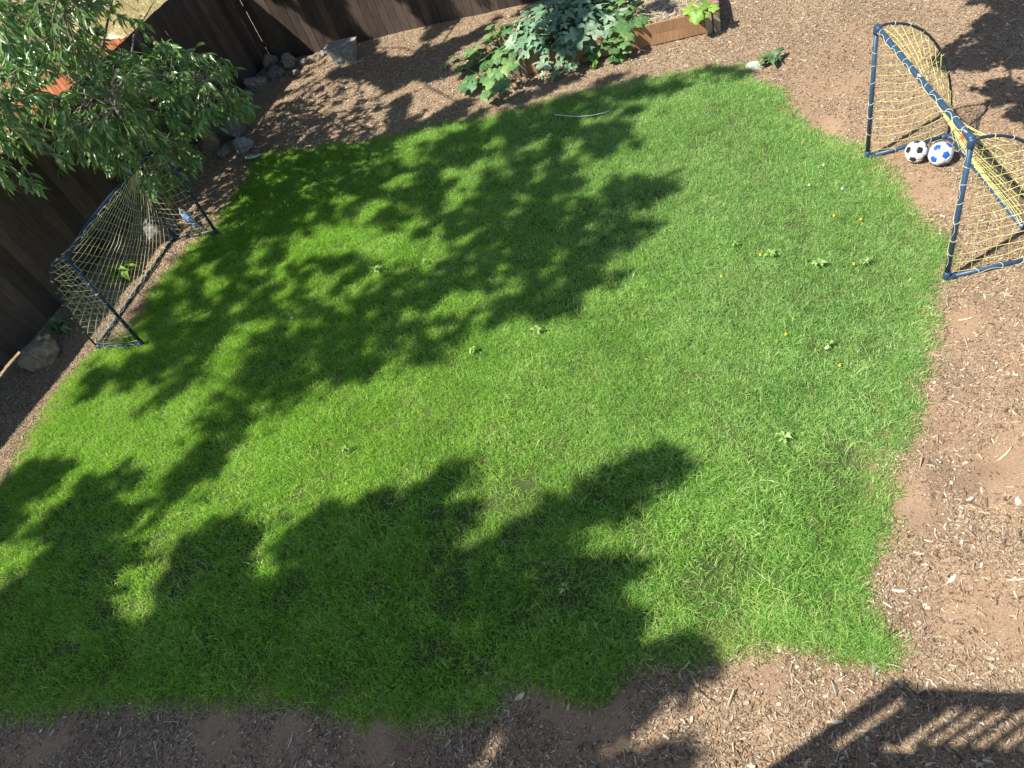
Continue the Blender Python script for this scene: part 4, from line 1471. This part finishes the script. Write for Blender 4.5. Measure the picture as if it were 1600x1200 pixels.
# ------------------------------------------------------------------ peach tree
def peach_tree():
    T = G(276, 298)
    root = thing("peach_tree", "peach tree with drooping narrow leaves and small green peaches against the dark fence", "tree", (T[0], T[1], 0))
    r = np.random.default_rng(5)
    POLY = [(-60, -60), (255, -60), (200, -5), (195, 8), (214, 5), (226, 38), (205, 42), (180, 38), (158, 45), (150, 60), (170, 78), (200, 70), (225, 62), (240, 58), (272, 60), (292, 74), (322, 78), (348, 86),
            (364, 106), (342, 122), (362, 136), (402, 150), (428, 192), (404, 202), (382, 186), (352, 192), (322, 182), (302, 212), (318, 240), (366, 262), (360, 285), (332, 290), (310, 302),
            (282, 302), (245, 312), (226, 286), (202, 268), (150, 256), (128, 242), (106, 232), (100, 258), (82, 262), (62, 228), (42, 228), (20, 222), (48, 250), (82, 288), (62, 286), (10, 286), (-60, 280)]
    SPARSE = [((150, -20), (260, 60), 0.22), ((0, 225), (100, 300), 0.35), ((20, -10), (150, 60), 0.62), ((100, 50), (220, 130), 0.75), ((0, 60), (150, 190), 1.0), ((220, 200), (370, 310), 0.9),
              ((225, 55), (370, 105), 0.40), ((110, 225), (225, 290), 0.7)]
    tips = []
    tries = 0
    while len(tips) < 950 and tries < 120000:
        tries += 1
        q = (r.uniform(-60, 430), r.uniform(-60, 315))
        if not in_poly(np.array([q[0]]), np.array([q[1]]), POLY)[0]: continue
        P = G(q[0], q[1], r.uniform(0.65, 3.9))
        hd = np.linalg.norm(P[:2] - T[:2])
        zc = 2.15
        if (hd / 2.55) ** 2 + ((P[2] - zc) / 1.8) ** 2 > 1: continue
        off = (P[:2] - FA) @ FN
        if off < 0.12 and P[2] < 1.98: continue
        if off < -1.3: continue
        dens = 0.95
        for (a, b), (c, d), k in SPARSE:
            if a <= q[0] <= c and b <= q[1] <= d: dens = min(dens, k)
        if r.random() > dens: continue
        if min([np.linalg.norm(P - t) for t in tips] + [9]) < 0.095: continue
        tips.append(P)
    print('TIPS', len(tips))
    tips = np.array(tips)
    # trunk and limbs
    trunk = [T * [1, 1, 0] + [0, 0, -0.05], T + [0.02, 0.0, 0.5], T + [-0.03, -0.03, 1.1], T + [0.02, -0.05, 1.8], T + [-0.05, -0.05, 2.6], T + [-0.02, 0.0, 3.3]]
    MB().tube([p - T for p in trunk], [0.085, 0.07, 0.06, 0.048, 0.032, 0.014], 9).build("trunk", MAT['bark'], root, True)
    k = 15
    C = tips[r.choice(len(tips), k, replace=False)]
    for it in range(8):
        lab = np.argmin(((tips[:, None] - C[None]) ** 2).sum(2), 1)
        C = np.array([tips[lab == i].mean(0) if (lab == i).any() else C[i] for i in range(k)])
    nodes = []
    for i in range(k):
        hb = np.clip(0.75 + 0.45 * (C[i][2] - 1.0), 0.7, 2.6)
        st_ = T + [0, 0, hb]
        a = C[i]
        out = a + (a - st_) * 0.35
        m1 = st_ * 0.6 + a * 0.4 + [0, 0, 0.18]
        m2 = st_ * 0.2 + a * 0.8 + [0, 0, 0.16]
        pts = [st_, m1, m2, out - [0, 0, 0.12]]
        pts = [p + r.normal(0, 0.03, 3) for p in pts]
        rad = 0.030 if np.linalg.norm(a - st_) > 1 else 0.022
        MB().tube([p - T for p in pts], [rad, rad * .75, rad * .45, rad * .18], 6).build("branch", MAT['bark'], root, True)
        for q in np.linspace(0.1, 1, 14):
            s = q * 3; j = min(2, int(s)); f = s - j
            nodes.append(pts[j] * (1 - f) + pts[j + 1] * f)
    nodes = np.array(nodes)
    tw = MB()
    leafP = []
    for t in tips:
        nd = nodes[np.argmin(((nodes - t) ** 2).sum(1))]
        dv = t - nd; L = np.linalg.norm(dv)
        if L > 0.32: nd = t - dv / L * 0.32
        mid = (nd + t) / 2 + [0, 0, 0.05] + r.normal(0, 0.02, 3)
        end = t + (t - nd) / (np.linalg.norm(t - nd) + .01) * 0.08 - [0, 0, 0.05]
        tw.tube([nd - T, mid - T, t - T, end - T], [0.0055, 0.0045, 0.003, 0.0015], 4, cap=False)
        nl = r.integers(8, 13)
        ax = (end - mid); ax /= np.linalg.norm(ax)
        for i in range(nl):
            f = r.uniform(0.25, 1.0)
            base = mid * (1 - f) + end * f
            az = r.uniform(0, 6.283)
            d = np.array([math.cos(az), math.sin(az), 0]) * 0.75 + ax * 0.5 + np.array([0, 0, -r.uniform(-0.1, 0.85)])
            leafP.append((base, d / np.linalg.norm(d), r.uniform(0.75, 1.2)))
    tw.build("twigs", MAT['twig'], root, True)['kind'] = 'stuff'
    # leaves: lance shaped, folded along the midrib and curved
    LL, LW = 0.138, 0.040

    def leaf_v(curve):
        V = []
        for tt, w in ((0, 0.06), (0.22, 0.8), (0.5, 1.0), (0.78, 0.6), (1.0, 0.0)):
            z = -curve * LL * tt * tt
            V += [(LL * tt, -LW / 2 * w, z + 0.25 * LW * w), (LL * tt, 0, z), (LL * tt, LW / 2 * w, z + 0.25 * LW * w)]
        return V
    Fs = []
    for i in range(4):
        a = i * 3
        Fs += [(a, a + 3, a + 4, a + 1), (a + 1, a + 4, a + 5, a + 2)]
    shapes = [np.array(leaf_v(c)) for c in (0.12, 0.3, 0.5)]
    lms = [MB().add(s, Fs).mesh("leaf", MAT['peachleaf'], True) for s in shapes]

    def frame(d, roll):
        x = d; u = np.cross([0, 0, 1.0], x); u /= (np.linalg.norm(u) + 1e-9)
        w = np.cross(x, u)
        y = math.cos(roll) * u + math.sin(roll) * w
        z = np.cross(x, y)
        return np.stack([x, y, z], 1)
    order = np.argsort([proj(b)[0][2] for b, d, s in leafP])       # the nearest leaves are parts, the rest one mass
    vis = [i for i in order if in_view(leafP[i][0], 0)[0]]
    step = max(1, len(vis) // 600)
    single = set(vis[:450:1][::1][:300])
    V = []; F2 = []
    for i, (b, d, s) in enumerate(leafP):
        R = frame(d, r.normal(0, 0.5))
        if i in single:
            o = put("leaf", lms[i % 3], root)
            Mx = Matrix([[*(R[0] * s), b[0] - T[0]], [*(R[1] * s), b[1] - T[1]], [*(R[2] * s), b[2] - T[2]], [0, 0, 0, 1]])
            o.matrix_local = Mx
        else:
            base = len(V)
            V.extend((shapes[i % 3] * s) @ R.T + b - T)
            F2.extend([tuple(base + k for k in f) for f in Fs])
    mb = MB(); mb.add(V, F2)
    cr = mb.build("crown", MAT['peachleaf'], root, True)
    cr['kind'] = 'stuff'
    # peaches
    pm = MB().lathe([(0.004, -0.024), (0.016, -0.019), (0.0235, -0.006), (0.024, 0.006), (0.017, 0.019), (0.006, 0.021)], 10).mesh("peach", MAT['fruit'], True)
    spots = [(240, 70), (314, 83), (275, 115), (265, 135), (135, 192), (82, 237), (165, 203), (172, 235), (198, 258), (242, 270), (255, 283), (267, 247), (350, 140), (393, 168), (295, 285), (290, 270), (130, 12),
             (62, 215), (320, 105), (362, 150), (60, 185), (190, 205), (220, 110)]
    for sx, sy in spots:
        qs = proj(tips)
        i = int(np.argmin((qs[:, 0] - sx) ** 2 + (qs[:, 1] - sy) ** 2 + 0.0 * qs[:, 2]))
        P = tips[i] - [0, 0, 0.05]
        put("peach", pm, root, P - T, (r.uniform(-.4, .4), r.uniform(-.4, .4), 0), r.uniform(1.1, 1.45))


peach_tree()


# ------------------------------------------------------------------ trees outside the frame, whose shade lies on the lawn
SH_DARK = [
    # upper mass on the lawn
    [(385, 300), (440, 284), (490, 278), (510, 292), (560, 286), (578, 272), (600, 254), (640, 242), (670, 222), (720, 210), (745, 190), (800, 176), (870, 158), (950, 143), (1020, 130), (1080, 116),
     (1085, 128), (1032, 150), (1012, 166), (1002, 187), (990, 214), (975, 236), (925, 256), (865, 270), (895, 280), (920, 290), (945, 300), (970, 302), (990, 285), (1015, 277), (1040, 284), (1050, 296), (1030, 316),
     (1010, 331), (1000, 345), (1012, 360), (990, 376), (975, 386), (945, 397), (903, 390), (930, 408), (950, 420), (978, 438), (950, 446), (898, 452), (894, 478), (875, 512), (862, 505), (848, 480), (820, 482), (800, 494), (778, 504),
     (755, 485), (753, 465), (728, 450), (700, 462), (681, 481), (665, 500), (737, 508), (730, 520), (705, 532), (688, 552), (665, 580), (662, 550), (622, 548), (580, 586), (556, 608), (545, 598), (500, 580), (472, 594), (494, 604),
     (462, 620), (430, 648), (400, 656), (384, 672), (359, 702), (325, 738), (300, 764), (250, 784), (219, 808), (175, 833), (140, 838), (160, 800), (200, 798), (250, 770), (281, 744), (306, 731), (319, 706), (306, 684), (330, 660), (345, 630), (375, 600),
     (392, 560), (400, 530), (420, 500), (395, 480), (362, 515), (344, 536), (316, 577), (300, 602), (275, 612), (250, 648), (212, 657), (237, 630), (262, 600), (237, 586), (200, 602), (165, 616), (119, 616), (150, 562), (200, 540), (215, 482), (250, 456), (268, 430), (300, 400), (342, 372), (362, 330)],
    [(1080, 118), (1112, 106), (1152, 107), (1160, 116), (1130, 119), (1100, 123)],
    # thin shade along the far edge
    [(400, 256), (430, 238), (520, 231), (600, 217), (640, 208), (650, 213), (600, 232), (545, 246), (490, 262), (440, 270)],
    # streaks at the left
    [(122, 712), (95, 744), (60, 776), (30, 800), (14, 840), (-40, 900), (-60, 840), (0, 782), (30, 745), (65, 726)],
    [(219, 746), (194, 762), (176, 780), (190, 800), (160, 830), (140, 870), (187, 850), (219, 868), (190, 884), (162, 912), (140, 950), (103, 968), (56, 960), (-40, 990), (-60, 960), (0, 942), (19, 925), (47, 897), (72, 868), (78, 844), (90, 818),
     (115, 790), (150, 755), (168, 752), (200, 748)],
    # lower mass
    [(-60, 992), (0, 985), (56, 962), (103, 970), (140, 952), (160, 925), (182, 945), (196, 975), (214, 986), (240, 966), (256, 942), (262, 908), (268, 880), (281, 862), (331, 834), (369, 818), (392, 808), (388, 838), (375, 869), (372, 896),
     (409, 920), (430, 906), (444, 866), (462, 836), (494, 816), (508, 800), (556, 795), (587, 785), (637, 784), (669, 757), (706, 738), (740, 718), (714, 752), (688, 774), (690, 800), (744, 794), (731, 815), (706, 828), (682, 856),
     (657, 868), (648, 890), (655, 917), (697, 892), (737, 867), (775, 839), (831, 820), (869, 786), (925, 760), (969, 732), (1012, 713), (1088, 706), (1062, 724), (1025, 752), (969, 802), (925, 812), (875, 822), (845, 852), (862, 866),
     (890, 858), (937, 874), (958, 884), (987, 905), (955, 927), (925, 950), (969, 950), (981, 968), (1008, 968), (987, 992), (955, 1004), (930, 1040), (1015, 1020), (1062, 1010), (1103, 1020), (1108, 1034), (1060, 1075), (1000, 1112),
     (960, 1140), (905, 1165), (890, 1180), (960, 1190), (1040, 1178), (1100, 1160), (1040, 1215), (800, 1290), (-60, 1290)],
]
SH_LIGHT = [
    [(475, 395), (500, 376), (520, 358), (560, 350), (600, 358), (640, 366), (678, 384), (672, 412), (658, 430), (640, 416), (600, 414), (560, 412), (545, 402), (510, 407)],
    [(560, 428), (606, 438), (592, 454), (568, 446)], [(440, 316), (460, 312), (462, 326), (444, 328)], [(610, 268), (662, 263), (650, 282), (615, 286)],
    [(719, 259), (760, 244), (812, 236), (806, 252), (762, 272), (735, 302), (708, 314), (700, 300)], [(798, 316), (836, 302), (828, 326), (805, 330)],
    [(848, 350), (889, 338), (892, 353), (870, 367)], [(618, 330), (678, 336), (650, 347)], [(866, 232), (914, 224), (902, 242)], [(500, 318), (520, 316), (518, 330)],
    [(788, 420), (832, 428), (822, 450), (800, 444)], [(330, 425), (352, 430), (340, 448)], [(322, 455), (345, 462), (330, 478)], [(420, 470), (450, 462), (470, 478), (440, 486)], [(520, 470), (550, 474), (535, 484)],
    [(700, 395), (770, 378), (760, 392), (720, 404)], [(740, 340), (772, 336), (760, 350)], [(410, 420), (436, 424), (425, 440)], [(560, 330), (590, 336), (575, 346)], [(950, 346), (985, 332), (990, 346), (965, 356)],
    [(735, 410), (756, 404), (765, 420), (742, 426)], [(640, 440), (662, 452), (650, 470)], [(480, 335), (500, 334), (505, 350), (486, 352)],
    [(180, 915), (190, 890), (225, 866), (258, 878), (263, 908), (256, 940), (240, 966), (212, 987), (194, 976), (180, 942)],
    [(340, 880), (345, 858), (362, 850), (366, 872), (356, 886)], [(447, 870), (480, 866), (516, 868), (512, 886), (456, 897), (432, 914), (405, 930), (418, 900)],
    [(806, 884), (850, 872), (862, 902), (842, 936), (826, 942), (800, 902)], [(690, 1010), (716, 974), (750, 978), (758, 1000), (722, 1017)], [(690, 1015), (680, 1030), (700, 1026)],
    [(780, 1128), (800, 1160), (774, 1215), (705, 1215), (735, 1165), (764, 1134)], [(858, 1034), (880, 1028), (884, 1048), (866, 1052)], [(440, 1140), (470, 1132), (475, 1156), (452, 1162)],
    [(270, 1190), (300, 1182), (310, 1215), (270, 1215)], [(606, 1100), (626, 1098), (632, 1116), (610, 1120)], [(585, 1180), (612, 1172), (620, 1200), (590, 1215)], [(500, 1150), (524, 1146), (530, 1172), (505, 1176)],
    [(720, 1062), (744, 1056), (750, 1078), (726, 1080)], [(52, 1138), (75, 1134), (78, 1150), (56, 1152)], [(820, 1110), (850, 1100), (846, 1120), (826, 1124)],
    [(25, 960), (60, 940), (100, 930), (96, 946), (50, 958)], [(120, 880), (136, 868), (134, 890), (120, 900)],
]


SH_LIGHT = [[(sum(q[0] for q in p) / len(p) + (a - sum(q[0] for q in p) / len(p)) * k, sum(q[1] for q in p) / len(p) + (b - sum(q[1] for q in p) / len(p)) * k) for a, b in p]
            for p in SH_LIGHT for k in [1.45 if min(q[1] for q in p) > 1020 else (1.45 if min(q[1] for q in p) > 930 else 1.2)]]


def lawn_shade(px, py):
    jr = np.random.default_rng(77)
    jit = 4.0 + 12.0 * (jr.random(px.shape) < 0.25)
    wx = px + (fbm(px / 26.0, py / 26.0, 2) - .5) * 22 + (fbm(px / 8.0 + 9, py / 8.0, 2) - .5) * 22 + jr.normal(size=px.shape) * jit
    wy = py + (fbm(px / 26.0 + 50, py / 26.0 + 7, 2) - .5) * 18 + (fbm(px / 8.0 + 70, py / 8.0 + 3, 2) - .5) * 16 + jr.normal(size=px.shape) * jit * 0.7
    fu = px * 0.86 - py * 0.5; fv = px * 0.5 + py * 0.86
    st = (fbm(fv / 9.0 + 3, fu / 70.0 + 8, 3) - 0.5) * 95
    wx = wx + st * 0.86; wy = wy - st * 0.5
    m = np.zeros(px.shape, bool)
    for p in SH_DARK: m |= in_poly(wx, wy, p)
    for p in SH_LIGHT: m &= ~in_poly(wx, wy, p)
    hole = fbm(px / 19.0 + 11, py / 11.0 + 3, 3)
    up = py + 0.5 * px < 930
    thr = np.where(up, np.where((px > 280) & (px < 720) & (py < 520), 0.50, 0.46), 0.355)
    return m & (hole > thr)


def bed_shade(px, py):
    """broken shade over the mulch and the back fence"""
    reg = in_poly(px, py, [(480, 240), (510, 150), (540, 60), (480, 20), (480, -160), (1150, -160), (1160, 20), (1120, 60), (1180, 88), (1110, 106), (1020, 126), (900, 150), (800, 176), (700, 193), (560, 222), (470, 234)])
    u = (px * 0.86 - py * 0.5); v = (px * 0.5 + py * 0.86)
    f = fbm(u / 85.0, v / 22.0, 3)
    f = f + np.where(px > 980, -0.06, 0) + np.where((px > 930) & (py < 110), -0.06, 0) + np.where((px < 620) & (py > 120), -0.01, 0)
    return reg & (f > np.where(py < 30, 0.44, np.where((px > 720) & (py < 120), 0.60, 0.50)))


def soil_shade(px, py):
    P = [[(1482, 72), (1520, 48), (1560, 28), (1590, 0), (1700, -20), (1700, 60), (1640, 96), (1590, 104), (1560, 100), (1540, 108), (1500, 112), (1478, 100), (1474, 88), (1495, 80), (1545, 62), (1560, 50), (1520, 58)],
         [(1440, 106), (1470, 84), (1490, 70), (1540, 66), (1600, 50), (1680, 40), (1680, 90), (1590, 80), (1545, 86), (1512, 104), (1478, 108), (1455, 104)],
         [(1516, 140), (1560, 130), (1600, 126), (1680, 120), (1680, 190), (1600, 190), (1570, 184), (1590, 164), (1555, 160), (1535, 160), (1555, 148)],
         [(1520, 48), (1545, 20), (1580, 30), (1560, 56), (1530, 60)], [(1510, 5), (1530, 0), (1700, -30), (1700, 10), (1590, 14), (1545, 6)]]
    wx = px + (fbm(px / 9.0, py / 9.0, 2) - .5) * 26
    wy = py + (fbm(px / 9.0 + 50, py / 9.0, 2) - .5) * 14
    m = np.zeros(px.shape, bool)
    for p in P: m |= in_poly(wx, wy, p)
    return m & (fbm(px / 10.0, py / 5.0, 3) > 0.50)


def caster_tree(name, label, trunk, fork, mask, box, zr, n, leaf, spread, group, seed, zf=None, per=6, limb=0.05):
    """a real tree: leaf clumps fill the part of the crown from which the sun throws the shade seen on the ground"""
    r = np.random.default_rng(seed)
    x0, x1, y0, y1 = box
    px = r.uniform(x0, x1, n); py = r.uniform(y0, y1, n)
    ok = mask(px, py)
    px, py = px[ok], py[ok]
    d = np.stack([px - 800, py - 600, np.full(len(px), F_PX)], 1) @ RM.T
    good = d[:, 2] < -0.05
    px, py, d = px[good], py[good], d[good]
    t = -CAM_H / d[:, 2]
    g = d[:, :2] * t[:, None]
    keep = r.random(len(g)) < np.clip(((proj(np.c_[g, np.zeros(len(g))])[:, 2]) / 11.0) ** 2.6, 0, 1)
    g = g[keep]
    low = fbm(g[:, 0] * 0.5 + 3, g[:, 1] * 0.5, 2)
    z = zr[0] + (zr[1] - zr[0]) * np.clip(low * 1.5 - 0.25 + r.normal(0, 0.10, len(g)), 0, 1)
    C = np.c_[g - SUN_SH[None] * z[:, None], z]
    C = C[~in_view(C, 30)]
    at = C[:, :2] + SUN_SH[None] * (C[:, 2:3] - 2.2)          # the peach tree stands in open sun
    pt_ = G(276, 298)[:2] + np.array([-0.1, -0.3])
    C = C[np.hypot(at[:, 0] - pt_[0], at[:, 1] - pt_[1]) > 1.9]
    trunk = np.array([*trunk, 0.0]); fork = np.array(fork, float)
    root = thing(name, label, "tree", trunk, 0, group)
    MB().tube([trunk * 0, (fork - trunk) * 0.35 + [0.05, 0.04, 0], (fork - trunk) * 0.7, fork - trunk], [0.17, 0.14, 0.115, 0.09], 10).build("trunk", MAT['bark'], root, True)
    k = 12
    cc = C[r.choice(len(C), k, replace=False)]
    for it in range(6):
        lab = np.argmin(((C[:, None] - cc[None]) ** 2).sum(2), 1)
        cc = np.array([C[lab == i].mean(0) if (lab == i).any() else cc[i] for i in range(k)])
    bm_ = MB()
    todo = list(range(k)); done = [fork]
    while todo:                                    # each limb grows on from the nearest limb end
        dd = [(np.linalg.norm(cc[i] - q), i, n_) for i in todo for n_, q in enumerate(done)]
        L_, i, n_ = min(dd)
        q = done[n_]
        bm_.tube([q - trunk, (q + cc[i]) / 2 - trunk + r.normal(0, 0.12, 3), cc[i] - trunk], [limb, limb * .8, limb * .6], 6)
        done.append(cc[i]); todo.remove(i)
    bm_.build("limbs", MAT['bark'], root, True)
    K = len(C) * per
    P = np.repeat(C, per, 0) + r.normal(0, spread, (K, 3))
    A = r.normal(size=(K, 3)); A /= np.linalg.norm(A, axis=1)[:, None]
    B = np.cross(A, r.normal(size=(K, 3))); B /= np.linalg.norm(B, axis=1)[:, None]
    s = leaf * r.uniform(0.7, 1.2, K)[:, None]
    V = np.stack([P - A * s, P + B * s * .5, P + A * s, P - B * s * .5], 1).reshape(-1, 3) - trunk
    me = bpy.data.meshes.new("crown")
    me.vertices.add(len(V)); me.vertices.foreach_set("co", V.ravel())
    me.loops.add(4 * K); me.loops.foreach_set("vertex_index", np.arange(4 * K, dtype=np.int32))
    me.polygons.add(K); me.polygons.foreach_set("loop_start", np.arange(0, 4 * K, 4, dtype=np.int32))
    me.update(calc_edges=True)
    me.materials.append(MAT['treeleaf'])
    o = put("crown", me, root); o['kind'] = 'stuff'
    return len(C)


TG = "tall trees outside the yard casting shade"
caster_tree("shade_tree", "tall broadleaf tree beyond the left fence shading the upper lawn", (-11.2, 3.5), (-8.8, 3.9, 6.0), lambda x, y: lawn_shade(x, y) & ~((y > 650) & (x > 500)), (-60, 1180, 95, 760), (7.2, 10.4), 90000, 0.06, 0.035, TG, 1, limb=0.022)
caster_tree("shade_tree", "tall broadleaf tree left of the house shading the lower lawn", (-11.5, 2.3), (-9.0, 2.3, 6.2), lambda x, y: lawn_shade(x, y) & (y > 700), (-60, 1130, 700, 1290), (6.8, 9.6), 150000, 0.07, 0.04, TG, 2, limb=0.022)
caster_tree("shade_tree", "leafy tree beyond the fence corner dappling the mulch and the back fence", (-9.4, 10.4), (-6.2, 11.0, 4.2), bed_shade, (390, 1190, -160, 255), (4.6, 6.6), 60000, 0.065, 0.04, TG, 3, limb=0.022)
caster_tree("shade_tree", "small tree beyond the right corner of the yard dropping shade beside the right goal", (5.7, 9.9), (5.6, 9.5, 1.9), soil_shade, (1430, 1700, -40, 195), (2.0, 2.8), 40000, 0.04, 0.025, TG, 4, limb=0.014)


# ------------------------------------------------------------------ deck of the house (its railing throws the slatted shadow)
def build_deck():
    zr = 4.3
    A = np.array([1.36, 1.25]) - SUN_SH * zr
    e = np.array([0.903, -0.43]); e = e / np.linalg.norm(e)
    b = np.array([e[1], -e[0]])                    # back towards the house
    rz = math.atan2(e[1], e[0])
    root = thing("deck", "raised wooden deck with slatted railing that throws its shadow on the soil", "deck", (A[0], A[1], 0), rz)
    # local x along the front, local -y back to the house
    zf = zr - 0.80
    L = 5.2
    def bx(name, c, h, mat=MAT['deckwood']):
        MB().box(c, (h[0], 0, 0), (0, h[1], 0), (0, 0, h[2])).build(name, mat, root)
    pt = zr + 0.03                                   # top of the corner post
    rt = zr - 0.02                                   # top of the flat hand rail
    lr = zr - 0.66                                   # top of the lower rail
    bx("corner_post", (0.0, -0.030, pt / 2), (0.045, 0.030, pt / 2))
    bx("post_cap", (0.0, -0.030, pt + 0.012), (0.052, 0.037, 0.012))
    bx("end_post", (0.210, -0.052, (zf + rt) / 2 - 0.02), (0.045, 0.045, (rt - zf) / 2 - 0.02))
    bx("top_rail", (L / 2 + 0.048, -0.05, rt - 0.019), (L / 2, 0.05, 0.019))
    bx("lower_rail", (L / 2 + 0.252, -0.05, (zf + lr) / 2), (L / 2 - 0.25, 0.017, (lr - zf) / 2))
    hb = (rt - 0.038 - (lr)) / 2
    me = MB().box((0, 0, 0), (0.018, 0, 0), (0, 0.011, 0), (0, 0, hb - 0.001)).mesh("baluster", MAT['deckwood'])
    for i in range(42):
        put("baluster", me, root, (0.345 + 0.115 * i, -0.05, lr + hb))
    dm = MB().box((0, 0, 0), (L / 2, 0, 0), (0, 0.069, 0), (0, 0, 0.018)).mesh("floor_board", MAT['deckwood'])
    for i in range(20):
        put("floor_board", dm, root, (L / 2 + 0.02, -0.085 - 0.142 * i, zf - 0.02))
    bx("rim_joist", (L / 2 + 0.113, -0.035, zf - 0.19), (L / 2, 0.02, 0.14))
    bx("side_joist", (0.03, -1.50, zf - 0.19), (0.02, 1.40, 0.14))


build_deck()
